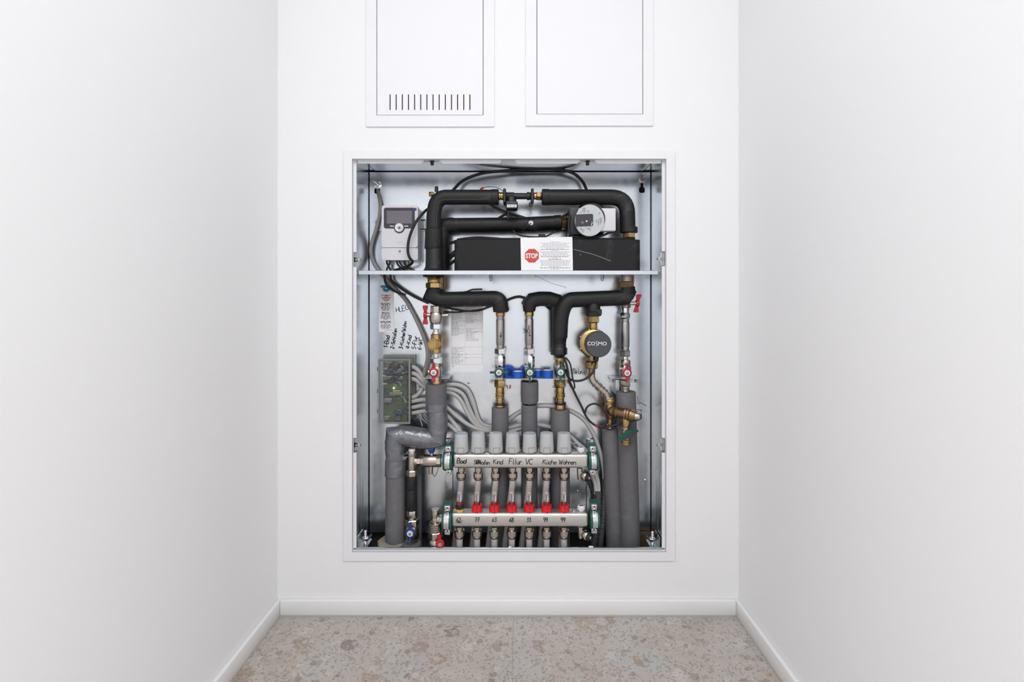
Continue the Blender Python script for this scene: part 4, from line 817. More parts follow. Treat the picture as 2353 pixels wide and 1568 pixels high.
foam('thickest grey foam sleeve running down the right side', 1438, YO, [(900, 21), (902.5, 22.6), (1050, 23), (1330, 24)], 'grey', 1449)
# ---- sensor cable with loops on the right
cable('black sensor cable falling from the bend to the bronze valve knob', [(1296, 822, .08), (1300, 832), (1304, 848), (1309, 876), (1322, 906), (1336, 934), (1343, 950), (1353, 966), (1368, 978), (1384, 983), (1404, 980), (1430, 972), (1452, 967), (1466, 965, .04), (1471, 958, .035)], 2.5, 'cable', .07, name='sensor_cable')
cable('round loop of the black sensor cable left of the bronze valve', [(1344, 950), (1349, 936), (1362, 928.5), (1376, 931), (1386, 941), (1394, 957), (1394, 970), (1387, 979), (1378, 982.5)], 2.4, 'cable', .066, name='cable_loop')
cable('narrow hanging loop of black cable beside the brass press fitting', [(1300, 822), (1309, 834), (1313, 850), (1316, 870), (1320, 884), (1319, 893), (1312, 889), (1308, 876), (1306, 858), (1302, 838)], 1.8, 'cable', .08, name='cable_loop')
tag(obj('cable_marker', MB().tube(PP(.065, (1367, 977.5), (1375, 981)), .0038, 10), M['red']), 'red sleeve marker on the black sensor cable', 'marker')
# ================================================================ electronics box with grey cables
t = thing('terminal_box', 'smoked transparent wiring box with green circuit board and lit LED', 'electrical box')
ya, yb2 = .083, .147
x0, x1, z0, z1 = PX(869, ya), PX(942, ya), PZ(974, ya), PZ(826, ya)
obj('base', MB().plate(x0-.001, x1+.004, z0-.001, z1+.006, .141, yb2), M['term'], t)
w3 = .0022; mb = MB()
mb.plate(x0, x1, z0, z1, ya, ya+.0022)
for q in ((x0, x0+w3, ya+.0022, .141, z0, z1), (x1-w3, x1, ya+.0022, .141, z0, z1), (x0+w3, x1-w3, ya+.0022, .141, z0, z0+w3), (x0+w3, x1-w3, ya+.0022, .141, z1-w3, z1)): mb.box(*q)
obj('clear_cover', mb, M['smoke'], t)
mb = MB(); e = .0035
mb.plate(x0-.0006, x1+.0006, z0-.0006, z1+.0006, ya-.0012, ya+.004, [(x0+e, x1-e, z0+e*1.3, z1-e*1.3)])
obj('cover_rim', mb, M['term'], t)
obj('top_sheen_edge', MB().plate(x0+.002, x1-.004, z1-.006, z1-.001, ya-.0016, ya-.0012), M['screen'], t)
yp_ = .112
bd = obj('circuit_board', MB().plate(PX(882, yp_), PX(935, yp_), PZ(970, yp_), PZ(828, yp_), yp_, yp_+.002), M['pcb'], t)
for a, b, c, d in ((884, 900, 830, 842), (908, 928, 830, 842), (884, 900, 846, 858), (906, 928, 846, 858), (884, 900, 863, 872), (906, 928, 863, 872), (896, 926, 900, 908), (884, 902, 914, 924), (912, 926, 940, 950), (884, 896, 954, 964), (912, 922, 954, 964)):
    tm = obj('terminal_block', MB().rbox(PX(a, yp_), PX(b, yp_), yp_-.012, yp_, PZ(d, yp_), PZ(c, yp_), .001, 1), M['term'], bd)
    mb = MB(); k = int((b-a)/4)
    for i in range(k): fl(a+3+i*4, c+3, yp_-.012, [(0, 1.2), (.0006, 1.2)], 8, 0, mb)
    obj('terminal_screws', mb, M['white'], tm)
random.seed(3)
for m, n_, reg in (('blue', 7, (886, 912, 836, 960)), ('ywire', 3, (884, 928, 830, 965)), ('conduit', 12, (892, 932, 830, 966)), ('gcable', 4, (896, 932, 830, 966)), ('black', 6, (892, 932, 832, 880))):
    for i in range(n_):
        ax, ay = random.uniform(reg[0], reg[1]), random.uniform(reg[2], reg[3]); pts = [(ax, ay, yp_-.01)]
        for k in range(4): pts.append((min(934, max(884, pts[-1][0]+random.uniform(-12, 14))), min(968, max(830, ay+random.uniform(-9, 9))), yp_-random.uniform(.012, .024)))
        obj('wire', MB().tube(sm(PP(.1, *pts), 4), .0011, 6), M[m], bd)
random.seed(11)
obj('led', fl(905.5, 892, yp_-.003, [(0, 2), (.003, 2), (.004, 1.2)], 12), M['led'], bd)
for a, b, py in ((905, 921, 897), (884, 892, 845), (880, 889, 862.5), (880, 892, 881)): obj('marker_strip', MB().box(PX(a, yp_), PX(b, yp_), yp_-.012, yp_-.01, PZ(py+.9, yp_), PZ(py-.9, yp_)), M['white'], bd)
for py in (842, 856, 869, 913, 925, 938, 950): obj('cable_gland', hl(py, .118, [(934, 6), (936, 6.2), (945, 6.2), (947, 5)], 14), M['conduit'], t)
for py in (849, 900, 946): obj('hinge', MB().rbox(x0-.004, x0, ya+.002, ya+.016, PZ(py+5, ya), PZ(py-5, ya), .001, 1), M['conduit'], t)
cg = 'grey cables from the wiring box to the valve actuators'
yk = .12
GC = [('topmost grey cable from the wiring box arching far right behind the taped pipe', [(938, 842, .118), (954, 846), (966, 858), (975, 872), (990, 884, .128), (1024, 884, .128), (1052, 885, .134), (1072, 895, .138), (1084, 915, .138), (1092, 940, .14), (1101, 966, .14), (1116, 979, .142), (1140, 980, .144), (1165, 968, .144), (1196, 947, .144), (1235, 934, .144), (1275, 935, .144), (1310, 945, .144), (1342, 966, .14), (1364, 998, .13), (1378, 1036, .12), (1386, 1070, .115), (1389, 1104, .112)]),
 ('second grey cable from the top of the wiring box', [(938, 856, .118), (956, 861), (970, 874), (984, 888, .128), (1024, 893, .128), (1048, 897, .13), (1066, 910, .134), (1078, 938, .136), (1092, 966, .138), (1108, 983, .14), (1130, 986, .142), (1168, 984, .143), (1200, 977, .143), (1238, 977, .143), (1270, 984, .143)]),
 ('third grey cable from the top of the wiring box', [(940, 869, .118), (956, 874), (970, 886, .124), (990, 897, .13), (1024, 901, .13), (1044, 907, .128), (1060, 922, .13), (1074, 950, .132), (1090, 974, .135), (1112, 990, .138), (1140, 994, .14), (1170, 992, .142), (1200, 985, .142)]),
 ('grey cable curling back up from the middle of the wiring box', [(938, 913, .118), (952, 912), (964, 903), (970, 892, .128), (972, 880, .134), (980, 872, .138)]),
 ('upper of three straight grey cables entering behind the taped pipe', [(938, 926, .118), (952, 922), (975, 919), (1000, 924, .13), (1024, 935, .126), (1046, 954, .122), (1072, 974, .122), (1100, 988, .126), (1135, 993, .138)]),
 ('middle of three straight grey cables entering behind the taped pipe', [(938, 938, .118), (952, 936), (978, 932), (1004, 940, .13), (1024, 953, .122), (1042, 972, .112), (1056, 990, .105), (1068, 1008, .1)]),
 ('lowest straight grey cable entering behind the taped pipe', [(938, 950, .118), (952, 949), (980, 946), (1004, 956, .13), (1024, 972, .115), (1040, 984, .108), (1052, 996, .1), (1060, 1012, .098)]),
 ('grey cable passing behind the right actuator towards the manifold end', [(1292, 985, .142), (1312, 1004, .135), (1328, 1020, .12), (1346, 1036, .112), (1358, 1060, .108), (1366, 1084, .1), (1374, 1108, .098), (1376, 1136, .097)]),
 ('lower twin grey cable dropping behind the right manifold clamp', [(1300, 1006, .142), (1316, 1022, .13), (1336, 1042, .115), (1352, 1068, .112), (1361, 1092, .106), (1368, 1114, .1), (1370, 1136, .097)])]
for lab, pts in GC: cable(lab, pts, 4.8, 'gcable', yk, cg)
cg = 'thin grey wires tangled under the wiring box'
for i, (lab, pts) in enumerate((('thin grey wire hanging steepest under the wiring box', [(958, 952), (966, 964), (970, 980)]), ('thin grey wire slanting right under the lowest cable', [(962, 955), (972, 965), (984, 975)]), ('thin grey wire nearest the taped pipe under the lowest cable', [(970, 952), (978, 962), (986, 974)]), ('short thin grey wire tucked beside the taped pipe', [(976, 950), (982, 957), (989, 966)]))):
    cable(lab, pts, 1.6, 'gcable', .13, cg, 'wire', 4)
def conduit(label, pts, r, y):
    c = sm(PP(y, *pts), 30); L = 0; rr = [];
    for i in range(len(c)):
        if i: L += (c[i]-c[i-1]).length
        rr.append((r-0.0 if (L % .0056) < .0034 else r*.88)/S(y))
    tag(obj('corrugated_conduit', MB().tube(c, rr, 14), M['conduit'], ang=60), label, 'conduit', 'corrugated conduits behind the right manifold clamps')
conduit('dark corrugated conduit swallowing the single grey cable, right one', [(1390, 1100), (1390, 1130), (1387, 1165), (1384, 1200), (1380, 1240), (1374, 1290), (1370, 1330)], 8, .112)
conduit('dark corrugated conduit swallowing the twin grey cables, left one', [(1373, 1128), (1374, 1150), (1373, 1180), (1369, 1215), (1363, 1255), (1358, 1300), (1355, 1330)], 7.8, .097)
conduit('dark slanting hose behind the upper drain tap', [(1350, 1092), (1356, 1110), (1364, 1130), (1368, 1150)], 6.5, .125)
tag(obj('hose', MB().tube(sm(PP(.125, (1392, 1205), (1398, 1230), (1408, 1250), (1420, 1290)), 6), .006, 12), M['conduit']), 'thin dark hose bending between conduit and slim sleeve at the bottom', 'hose')

# ================================================================ manifolds
YU, YD = .065, .035
AX = [1060, 1099, 1139, 1178, 1217, 1256, 1296]
FX = [1056, 1096, 1136, 1176, 1216, 1256, 1296]
names = ['Bad', 'Schlafen', 'Kind', 'Fllur', 'VC', 'Küche', 'Wohnen']; nums = ['62', '77', '63', '68', '33', '99', '99']
t = thing('manifold', 'upper steel manifold bar with room names written in pen', 'manifold', 'heating circuit manifolds')
uf = .045
bar = obj('bar', MB().rbox(PX(1040, uf), PX(1353, uf), uf, .085, PZ(1077.5, uf), PZ(1044.5, uf), .009, 4), M['bar'], t)
mb = MB(); tx = [1050, 1088, 1133, 1170, 1207, 1247, 1284]; yt = uf-.0003
for i, (nm, x) in enumerate(zip(names, tx)):
    mb = scribble(MB(), nm, x, 1067 if i else 1065, 1, .03, 12.5 if i in (3, 4) else (9.5 if i == 1 else 11), yt, .001 if i else .0013, .1 if i != 1 else .05)
    obj('handwritten_word', mb, M['ink'], bar)
mb = MB()
for k in range(5): mb.tube(PP(yt, (1094+k*2, 1058), (1097+k*2, 1066)), .0009, 5)
mb.tube([P(1098.5+4.5*math.cos(a*.6), 1062+4.8*math.sin(a*.6), yt) for a in range(12)], .0008, 5)
obj('crossing_out', mb, M['ink'], bar)
for x in AX:
    obj('valve_insert', vl(x, YU, [(1036, 6.5), (1041, 6.5), (1041, 8), (1046, 8)], 12), M['brass'], t)
    pt = obj('port_nipple', vl(x, YU, [(1074, 8), (1082, 8), (1083, 6.5), (1086, 6.5)], 18), M['nickel'], t)
    obj('port_nut', vl(x, YU, [(1085, 8.5), (1086, 11.2), (1095, 11.4), (1096, 10.6), (1099, 10.6), (1103, 8)], 10), M['nickel'], pt)
pg = obj('vent_plug', vl(1335, YU, [(1028, 7), (1030, 8.8), (1036, 8.8), (1037, 5.5), (1044, 5.5), (1045, 9)], 8), M['white'], t)
obj('plug_slot', MB().box(PX(1331, YU), PX(1339, YU), YU-.003, YU+.003, PZ(1029, YU), PZ(1027.6, YU)), M['black'], pg)
t2 = thing('manifold', 'lower steel manifold bar with numbers written in pen', 'manifold', 'heating circuit manifolds')
lf = .016
bar = obj('bar', MB().rbox(PX(1036, lf), PX(1353, lf), lf, .056, PZ(1213, lf), PZ(1180.5, lf), .009, 4), M['bar'], t2)
mb = MB(); yt = lf-.0003
for nm, x in zip(nums, (1048, 1091, 1130.5, 1170, 1209.5, 1248.5, 1288.5)): obj('handwritten_number', scribble(MB(), nm, x, 1200, 1, 0, 9.5, yt, .001, .12, .04), M['ink'], bar)
mb.tube(sm(PP(yt, (1047, 1199), (1056, 1201.5), (1062, 1198.5), (1058, 1195.5)), 4), .0006, 5); mb.tube(sm(PP(yt, (1049, 1203), (1056, 1202), (1060, 1203.5)), 4), .0005, 5)
obj('underline', mb, M['ink'], bar)
for x in FX:
    pt = obj('port_nipple', vl(x, YD, [(1210, 8), (1217, 8), (1217, 6.5), (1221, 6.5)], 18), M['nickel'], t2)
    obj('port_nut', vl(x, YD, [(1217, 9), (1218, 11.8), (1229, 12), (1230, 11), (1233, 11), (1237, 8)], 10), M['nickel'], pt)
pg = obj('vent_plug', vl(1335.5, YD, [(1162, 7), (1164, 9), (1170, 9), (1171, 6), (1176, 6), (1177, 9)], 8), M['white'], t2)
obj('plug_slot', MB().box(PX(1331, YD), PX(1340, YD), YD-.003, YD+.003, PZ(1163, YD), PZ(1161.4, YD)), M['black'], pg)
obj('sensor_boss', vl(1320, YD, [(1170, 4.5), (1174, 5), (1180, 5)], 8), M['nickel'], t2)
# actuators
pos = ['first actuator from the left, with a blue ring on top, over Bad', 'second actuator from the left, plain grey, over the crossed-out room name', 'third actuator from the left, plain grey, over Kind', 'fourth actuator from the left, plain grey, over Fllur', 'fifth actuator from the left, with a blue ring on top, over VC', 'sixth actuator from the left, plain grey, over Küche', 'seventh actuator, furthest right, plain grey, over Wohnen']
s_ = S(YU)
for i, x in enumerate(AX):
    a = thing('valve_actuator', pos[i], 'actuator', 'actuators on the upper manifold')
    rj = [0, 0, 2.6, -2.2, 4.2, 0, 0][i]
    prof = [(996.5, 10), (996, 13.2), (995.2, 14.2), (997, 15), (1003, 15.3), (1018, 16.1), (1034, 16.9), (1037, 16.3), (1041.5, 10), (1043, 7)]
    obj('housing', vl(x, YU, prof, 36), M['act'], a)
    obj('top_disc', vl(x, YU, [(994.6, 11), (995.2, 12.2), (997, 12.2)], 28), M['act'], a)
    obj('top_mark', MB().box(PX(x-2.5, YU), PX(x+2.5, YU), YU-.002, YU+.002, PZ(994.7, YU), PZ(994.2, YU)), M['fade'], a)
    if i in (0, 4): obj('indicator_ring', vl(x, YU, [(995.6, 12.2), (994.5, 12.7), (996.2, 13.6), (997, 12.7)], 32), M['bluepr'], a)
    R0 = 16.6/s_
    def pt_(dx, py, dr):
        an = math.asin(dx/16.6); rad = R0*(1-(1033-py)*.0032)+dr
        return Vector((PX(x, YU)+rad*math.sin(an), YU-rad*math.cos(an), CZ-(py-VY)/s_))
    mb = MB(); cols = [rj-7+14*k/6 for k in range(7)]
    for k in range(6): mb.add([pt_(cols[k], 1036, .0004), pt_(cols[k+1], 1036, .0004), pt_(cols[k+1], 1025, .0004), pt_(cols[k], 1025, .0004)], [(0, 1, 2, 3)])
    wl = obj('type_label', mb, M['act'], a)
    mb = MB()
    for q in ([(c, 1036) for c in cols], [(c, 1025) for c in cols], [(cols[0], 1025), (cols[0], 1036)], [(cols[-1], 1025), (cols[-1], 1036)]): mb.tube([pt_(c, py, .0006) for c, py in q], .0006, 5)
    for r_i in range(3):
        for c in range(5): mb.tube([pt_(rj-5+c*2.3, 1027.5+3*r_i, .0005), pt_(rj-4.2+c*2.3, 1027.5+3*r_i, .0005)], .0003, 4)
    obj('label_border', mb, M['print'], wl)
    cable('thin grey lead behind actuator number %s from the left' % ['one', 'two', 'three', 'four', 'five', 'six', 'seven'][i], [(x, 1013, YU+.02), (x+10, 1016, .098), (x+20, 1021, .112), (x+28, 1018+3*(i % 2), .12)], 1.7, 'gcable', .1, 'leads behind the actuators', 'lead', 4)
# flow meters
pos = ['first flow meter from the left, black collar on a yellow hex nut', 'second flow meter from the left, red collar, above 77', 'third flow meter from the left, red collar, above 63', 'fourth flow meter from the left, red collar, above 68', 'fifth flow meter from the left, red collar, above 33', 'sixth flow meter from the left, red collar, above the left 99', 'seventh flow meter, furthest right, red collar, above the right 99']
for i, x in enumerate(FX):
    a = thing('flow_meter', pos[i], 'flow meter', 'flow meters on the lower manifold')
    if i == 0:
        obj('hex_base', vl(x, YD, chamfer(1168, 1180, 10.5), 6, .25), M['yellow'], a)
        obj('collar', vl(x, YD, [(1159, 7), (1161, 9.5), (1169, 9.5), (1170, 8)], 8), M['black'], a)
    else:
        c = obj('collar', vl(x, YD, [(1159, 8), (1160, 11.4), (1166.5, 12), (1167, 11.6), (1168, 12.2), (1176, 12.2), (1178, 10.5), (1180, 9.5)], 28), M['brightred'], a)
        obj('collar_split', MB().box(PX(x-.6, YD)+.001, PX(x+.6, YD)+.001, YD-12.4/S(YD), YD-10/S(YD), PZ(1176, YD), PZ(1160, YD)), M['redclear'], c)
    obj('lower_seal', vl(x, YD, [(1152, 5.6), (1155, 7.4), (1160, 7.6)], 20), M['redclear'], a)
    obj('sight_glass', vl(x, YD, [(1131, 3.5), (1132.5, 5.2), (1154, 5.8)], 20), M['clear'], a)
    ro = obj('float_rod', vl(x, YD, [(1138, 1.2), (1141, 2.6), (1144, 2.6), (1144.5, 1.3), (1155, 1.3)], 12), M['black'], a)
    obj('scale_strip', MB().box(PX(x+1.5, YD-.004), PX(x+3.6, YD-.004), YD-.005, YD-.0044, PZ(1154, YD), PZ(1137+i % 3, YD)), M['white'], ro)
    obj('red_pointer', vl(x-1, YD-.003, [(1136, 2), (1139, 2.4), (1140, 1)], 10), M['red'], ro)
# heating tubes
gp = 'milky heating tubes below the manifolds'
for i, x in enumerate(AX):
    u = ['first', 'second', 'third', 'fourth', 'fifth', 'sixth', 'seventh'][i]
    dx = [-9, -8, -10, -11, -11, -9, -4][i]
    tag(obj('heating_tube', MB().tube(sm(PP(YU, (x, 1100), (x-1, 1115), (x+dx*.35, 1140, .072), (x+dx*.8, 1180, .076), (x+dx*1.3, 1225, .078), (x+dx*1.7, 1260, .08), (x+dx*2.2, 1330, .08)), 5), 7/S(YU), 16), M['pex']), '%s milky tube from the left between the two manifold bars' % u, 'tube', gp)
    tag(obj('heating_tube', MB().tube(PP(YD, (FX[i], 1235), (FX[i], 1260), (FX[i], 1320)), 7.4/S(YD), 16), M['pex']), '%s milky tube from the left below the lower manifold bar' % u, 'tube', gp)
# clamps with green rubber holding the bars
def clamp(label, px, py, y, lo=1):
    c = thing('pipe_clamp', label, 'clamp', 'green-lined clamps on the manifold ends'); k = 1
    obj('rubber_lining', hl(py, y, [(px-11, 18), (px-10.5, 21), (px-5, 22), (px+5, 22), (px+10.5, 21), (px+11, 18)], 28), M['rubber'], c)
    obj('strap', hl(py, y, [(px-5.7, 21), (px-5.5, 23.2), (px-2, 23.6), (px-1, 22.9), (px+1, 22.9), (px+2, 23.6), (px+5.5, 23.2), (px+5.7, 21)], 28), M['chrome'], c)
    yy = y-.012
    for e, tp in ((-1, 'upper'), (1, 'lower')):
        if e == -1 or lo:
            lug = obj('lug', MB().rbox(PX(px-6.5, yy), PX(px+6.5, yy), yy-.004, yy+.03, PZ(py+e*27+6.5, yy), PZ(py+e*27-6.5, yy), .002, 2), M['chrome'], c)
            screw(lug, px, py+e*27, yy-.004, 5, 'chrome', 'lug_screw')
    obj('rubber_tip', MB().rbox(PX(px-9, yy), PX(px+9, yy), yy-.002, yy+.03, PZ(py-31, yy), PZ(py-35.5, yy), .002, 1), M['rubber'], c)
clamp('green-lined clamp at the left end of the upper manifold', 1030, 1059, YU); clamp('green-lined clamp at the right end of the upper manifold', 1362, 1059, YU)
clamp('green-lined clamp at the left end of the lower manifold', 1028, 1195, YD); clamp('green-lined clamp at the right end of the lower manifold', 1365, 1192, YD)
for lab, a in (('flat zinc support strip behind the left manifold clamps', 1032), ('flat zinc support strip behind the right manifold clamps', 1356)):
    tag(obj('support_strip', MB().rbox(PX(a-8, .14), PX(a+8, .14), .1415, .1485, .16, PZ(1010, .14), .001, 1), M['zinc']), lab, 'support')
# drain taps at the right ends
def tap(label, px, py, y):
    c = thing('drain_tap', label, 'tap', 'drain taps at the right manifold ends'); stack(c, px, y, [('body', 'nickel', 'c', py, py+26, 6.5, 5.5)])
    o = P(px+4, py+15, y); d = Vector((.75, -.75, -.12)).normalized()
    obj('knob', MB().lathe(o, d, [(0, .007), (.006, .012), (.009, .0135), (.019, .0135), (.021, .012)], 14), M['nickel'], c)
    obj('cap', MB().lathe(o+d*.02, d, [(0, .012), (.006, .0115), (.008, .009)], 18), M['black'], c)
    obj('spigot', MB().lathe(o+d*.027, d, [(0, .0055), (.006, .005), (.006, .003)], 14), M['nickel'], c)
tap('drain tap with black knob under the upper manifold end', 1332, 1076, YU); tap('drain tap with black knob under the lower manifold end', 1334, 1211, YD)
# ---- supply side at the left of the upper manifold
t = thing('air_vent_tee', 'nickel tee with air vent cap on top, left of the upper manifold', 'fitting')
stack(t, 946.5, YU, [('vent_cap', 'white', 'o', 1032, 1037, 7.5), ('vent_body', NK, 'c', 1036, 1048, 9.5), ('body', NK, 'c', 1047, 1083, 8.6), ('hex_nut', NK, 'h', 1080, 1094, 12.8)])
stack(t, 1060, YU, [('side_arm', NK, 'c', 950, 962, 9.5), ('side_nut', NK, 'h', 958, 970, 11)], True)
t = thing('manifold_valve', 'level nickel ball valve with blue knob feeding the upper manifold', 'valve')
stack(t, 1059, YU, [('hex_end', NK, 'o', 967, 977, 13), ('body', NK, 'c', 974, 1005, 14.2), ('hex_end', NK, 'o', 1003, 1015, 15.2), ('spigot', 'white', 'c', 1014, 1021, 7)], True)
obj('knob', vl(992, YU, [(1028, 5), (1029, 7.8), (1034, 8.2), (1038, 7), (1042, 4)], 10), M['blue'], t)
obj('stem', vl(992, YU, [(1040, 4), (1048, 5)], 12), M['nickel'], t)
dr = obj('drain_stub', vl(990, YU, [(1070, 5.5), (1088, 5), (1089, 4)], 14), M['nickel'], t)
obj('cap_strap', MB().tube(sm(PP(.055, (994, 1086), (997, 1094), (1001, 1093), (1005, 1084), (1008, 1076)), 5), .0011, 6), M['conduit'], dr)
t = thing('black_pipe', 'short black sleeved pipe standing between nickel tee and blue-handled valve', 'pipe')
stack(t, 946, YU, [('upper_sleeve', 'foam', 'c', 1093, 1128, 12), ('joint_ring', 'black', 'c', 1126, 1131, 12.9), ('lower_sleeve', 'foam', 'c', 1130, 1172, 12.4)])
valve('ball valve with blue wing handle at the lower left', 946.5, YU, [('hex_nut', NK, 'h', 1171, 1188, 12.6), ('neck', NK, 'c', 1187, 1195, 8), ('hex_nut', NK, 'h', 1192, 1208, 16.5), ('body', NK, 'b', 1206, 1240, 16), ('hex_end', NK, 'o', 1236, 1250, 14)], P(943, 1225, YU-.03), (0, -1, 0), (0, 0, 1), .0295, 'blue', None, hub=.0135, stem=.03, ring='white')
tag(obj('foam_ring', vl(945, YU, [(1246, 18), (1248, 22), (1255, 24), (1262, 23)], 28), M['grey']), 'grey foam ring under the valve with the blue wing handle', 'foam ring')
tag(obj('heating_tube', vl(962, .115, [(1010, 7.5), (1250, 7.5)], 16), M['grey']), 'grey tube rising behind the nickel tee', 'tube')
# ---- return side at the left of the lower manifold
t = thing('air_vent_tee', 'nickel tee with flat domed vent, left of the lower manifold', 'fitting')
stack(t, 1000.5, YD, [('vent_disc', NK, 'c', 1170, 1174, 9.5), ('vent_neck', NK, 'c', 1173, 1190, 8.2), ('body', NK, 'c', 1188, 1204, 8)])
stack(t, 1193, YD, [('side_arm', NK, 'c', 1002, 1012, 7), ('side_nut', NK, 'o', 1009, 1020, 9.5)], True)
t = valve('ball valve with broad red handle at the bottom, half hidden by the lip', 1000.5, YD, [('union_ring', NK, 'r', 1200, 1222, 15), ('hex_nut', NK, 'h', 1220, 1238, 17), ('body', NK, 'b', 1236, 1268, 15), ('hex_end', NK, 'o', 1264, 1280, 14)])
c = P(1011, 1250, .012)
hb = obj('handle', MB().lathe(c, (0.1, -1, .1), [(-.006, .010), (-.003, .012), (.003, .012), (.005, .010)], 20).prism(PP(.012, (1006, 1246), (1005, 1232), (1009, 1229), (1013, 1232), (1014, 1246)), (0, .006, 0)), M['red'], t)
obj('handle_screw', MB().lathe(c, (.1, -1, .1), [(.004, .0055), (.007, .0055)], 8), M['steel'], hb)
# ================================================================ papers and pen on the back sheet
yw = YB-.0006
t = thing('instruction_sticker', 'narrow white sticker with blue and red valve pictograms on the back sheet', 'sticker')
obj('sheet', MB().plate(PX(870.5, yw), PX(905, yw), PZ(763, yw), PZ(654, yw), yw-.0002, yw+.0004), M['paper'], t); yw -= .0003
mb = MB(); mb.box(PX(875, yw), PX(899, yw), yw-.0002, yw, PZ(661.5, yw), PZ(656.5, yw)); obj('blue_bar', mb, M['bluepr'], t)
def ringpoly(mb, px, py, r0, r1, a0, a1, n=18):
    for k in range(n):
        b0, b1 = a0+(a1-a0)*k/n, a0+(a1-a0)*(k+1)/n
        mb.prism([P(px+r*math.cos(b), py+r*math.sin(b), yw) for r, b in ((r0, b0), (r1, b0), (r1, b1), (r0, b1))], (0, -.0002, 0))
    return mb
obj('blue_ring', ringpoly(MB(), 887.5, 662.5, 3, 9, 0, math.pi), M['bluepr'], t)
mb = MB(); ringpoly(mb, 887.5, 663, 2.4, 3.6, 0, 2*math.pi); mb.box(PX(875, yw), PX(899, yw), yw-.0002, yw, PZ(679, yw), PZ(678, yw)); mb.box(PX(875, yw), PX(880, yw), yw-.0002, yw, PZ(684, yw), PZ(683, yw)); mb.box(PX(894, yw), PX(899, yw), yw-.0002, yw, PZ(684, yw), PZ(683, yw)); ringpoly(mb, 887.5, 684, 7.4, 8.6, 0, math.pi)
obj('pictogram_lines', mb, M['ink'], t)
mb = MB(); ringpoly(mb, 887.5, 684.5, 4.2, 5.6, 0, 2*math.pi); ringpoly(mb, 887.5, 684.5, 0, 2, 0, 2*math.pi)
for k in range(5): mb.tube(PP(yw, (887.5+2*math.cos(k*1.256), 684.5+2*math.sin(k*1.256)), (887.5+5*math.cos(k*1.256+.5), 684.5+5*math.sin(k*1.256+.5))), .0005, 4)
obj('red_rotor', mb, M['redink'], t)
mb = MB(); mb2 = MB(); py = 697.5
for fr, bd in ((.85, 1), (.85, 1), (.5, 1), (.85, 0), (.8, 0), (.85, 0), (.6, 0), (0, 0), (.7, 1), (.7, 1), (.8, 0), (.85, 0), (.9, 0), (.9, 0), (.35, 0), (0, 0), (.95, 1), (.95, 1), (.2, 0), (.85, 0), (.9, 0), (.9, 0), (.7, 0)):
    if fr: words(mb2 if bd else mb, 873.5, 899, py, 1.6, yw, True, fr, .9)
    py += 2.6
words(mb, 884, 902, 759, 1, yw)
obj('bold_print', mb2, M['ink'], t); obj('body_print', mb, M['print'], t)
yw = YB-.0006
t = thing('data_sheet', 'white printed table sheet stuck on the back sheet under the long elbow', 'paper')
obj('sheet', MB().plate(PX(1036, yw), PX(1110, yw), PZ(855, yw), PZ(701, yw), yw-.0002, yw+.0004), M['paper'], t); yw -= .0003
mb = MB(); random.seed(5)
lefts = [719.5, 725, 727.5, 730, 732.5, 735, 741, 743.5, 746, 748.5, 751, 753.5, 756, 758.5, 761, 766, 768.5, 771]+[800+2.55*k for k in range(15)]
for py in lefts: words(mb, 1038, 1038+random.uniform(12, 29), py, 1.1, yw)
for k in range(26):
    py = 706+2.6*k+(12 if k > 14 else 0)
    if py < 800: words(mb, 1071, 1071+random.uniform(10, 35), py, 1.1, yw)
words(mb, 1040, 1090, 704, 1.4, yw); words(mb, 1071, 1074, 815, 1.2, yw); words(mb, 1071, 1077, 823.5, 1.2, yw); words(mb, 1039.5, 1043, 842, 3, yw)
obj('body_print', mb, M['fade'], t)
mb = MB()
for py in (722, 738, 755, 763, 798, 814, 822, 838): mb.box(PX(1037, yw), PX(1108, yw), yw-.0001, yw, PZ(py+.25, yw), PZ(py-.25, yw))
for px in (1037, 1069, 1108): mb.box(PX(px-.25, yw), PX(px+.25, yw), yw-.0001, yw, PZ(838, yw), PZ(710, yw))
obj('table_rules', mb, M['fade'], t)
random.seed(21); yw = YB-.0002
mb = scribble(MB(), 'HLEG', 911, 718, 1, -.24, 11, yw, .001, .09); scribble(mb, 'L', 942, 704, 1, -.2, 9, yw, .001)
def pen(name, mb, label, m='ink'): return tag(obj(name, mb, M[m]), label, 'pen mark')
pen('pen_note', mb, 'pen capitals HLEG on the back sheet beside the grey cable')
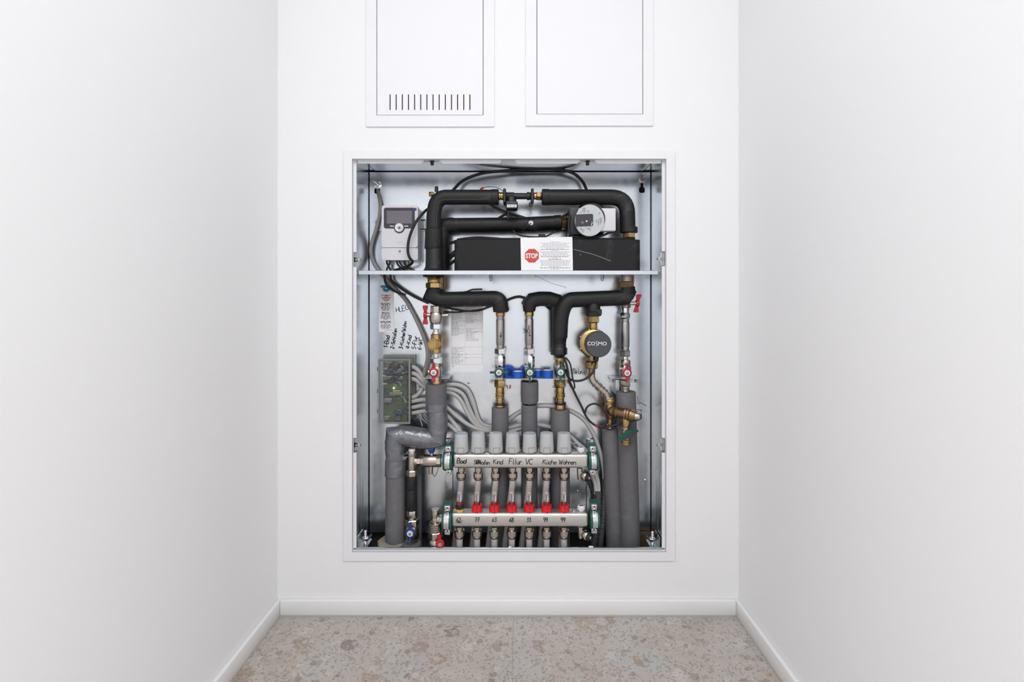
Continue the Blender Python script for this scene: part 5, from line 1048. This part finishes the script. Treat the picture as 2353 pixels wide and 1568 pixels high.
for txt, x, y0, sz, lab in (('1-Bad', 891, 800, 9.5, 'upright pen note 1-Bad on the back sheet, leftmost of the list'), ('2-Schlafen', 905, 802, 8, 'upright pen note 2-Schlafen on the back sheet, second of the list'), ('3-Küche/Wohn', 925, 803, 8.5, 'upright pen note 3-Küche on the back sheet, longest of the list'), ('4-Kind', 941, 802, 9, 'upright pen note 4-Kind on the back sheet, fourth of the list'), ('5-Flur', 955, 803, 9, 'upright pen note 5-Flur on the back sheet, fifth of the list'), ('6-WC', 968, 805, 10, 'upright pen note 6-WC on the back sheet, nearest the strainer')):
    pen('pen_note', scribble(MB(), txt, x, y0, .16, -1, sz, yw, .0013, .14), lab)
pen('pen_note', scribble(MB(), '1.Wohn', 1314, 858, 1, .12, 11, yw, .001, .04, .06), 'slanting pen scribble left of the small pump outlet')
mb = MB()
for q in (((1464, 910), (1466, 918), (1466, 923), (1474, 927), (1485, 933)), ((1458, 925), (1465, 928), (1470, 929)), ((1459, 941), (1468, 942), (1476, 943)), ((1472, 943), (1474, 952), (1474, 962))): mb.tube(sm(PP(yw, *q), 3), .0009, 5)
pen('pen_note', mb, 'loose dark pen strokes right of the thickest grey sleeve', 'ink')
mb = MB()
for q in (((1228, 634.5), (1240, 638), (1254, 645), (1266, 651)), ((1266, 651), (1284, 656), (1302, 661)), ((1226, 633), (1234, 635))): mb.tube(sm(PP(yw, *q), 4), .0005, 4)
pen('scratch_mark', mb, 'long thin scratch on the back sheet just below the shelf', 'fade')['category'] = 'scratch'
for i, (px, py, lab) in enumerate(((1053, 904, 'small rivet on the back sheet between the grey cables'), (1327, 1129, 'small rivet on the back sheet behind the right flow meter'), (1482, 1104, 'tiny rivet on the back sheet right of the thickest sleeve'), (1077, 880, 'tiny dark rivet on the back sheet below the data sheet'))):
    tag(obj('rivet', fl(px, py, YB, [(0, 3), (.002, 2.6), (.003, 1.5)], 12), M['chrome' if i < 3 else 'steel']), lab, 'rivet', 'rivets in the back sheet')
for px, py, r, lab in ((1358, 1256.5, 3.2, 'white plaster crumb on the bottom lip below the right clamps'), (1172, 1256.8, 2.2, 'small pale crumb on the bottom lip near the middle')):
    y_ = .009 if py > 1255 else .045
    z_ = lz0 if py > 1255 else .19
    tag(obj('plaster_crumb', MB().rbox(PX(px-r*1.6, y_), PX(px+r*1.6, y_), y_-.002, y_+.003, z_, z_+r/S(y_), .001, 1).wob(.0012, 300), M['white']), lab, 'crumb')
finalise()
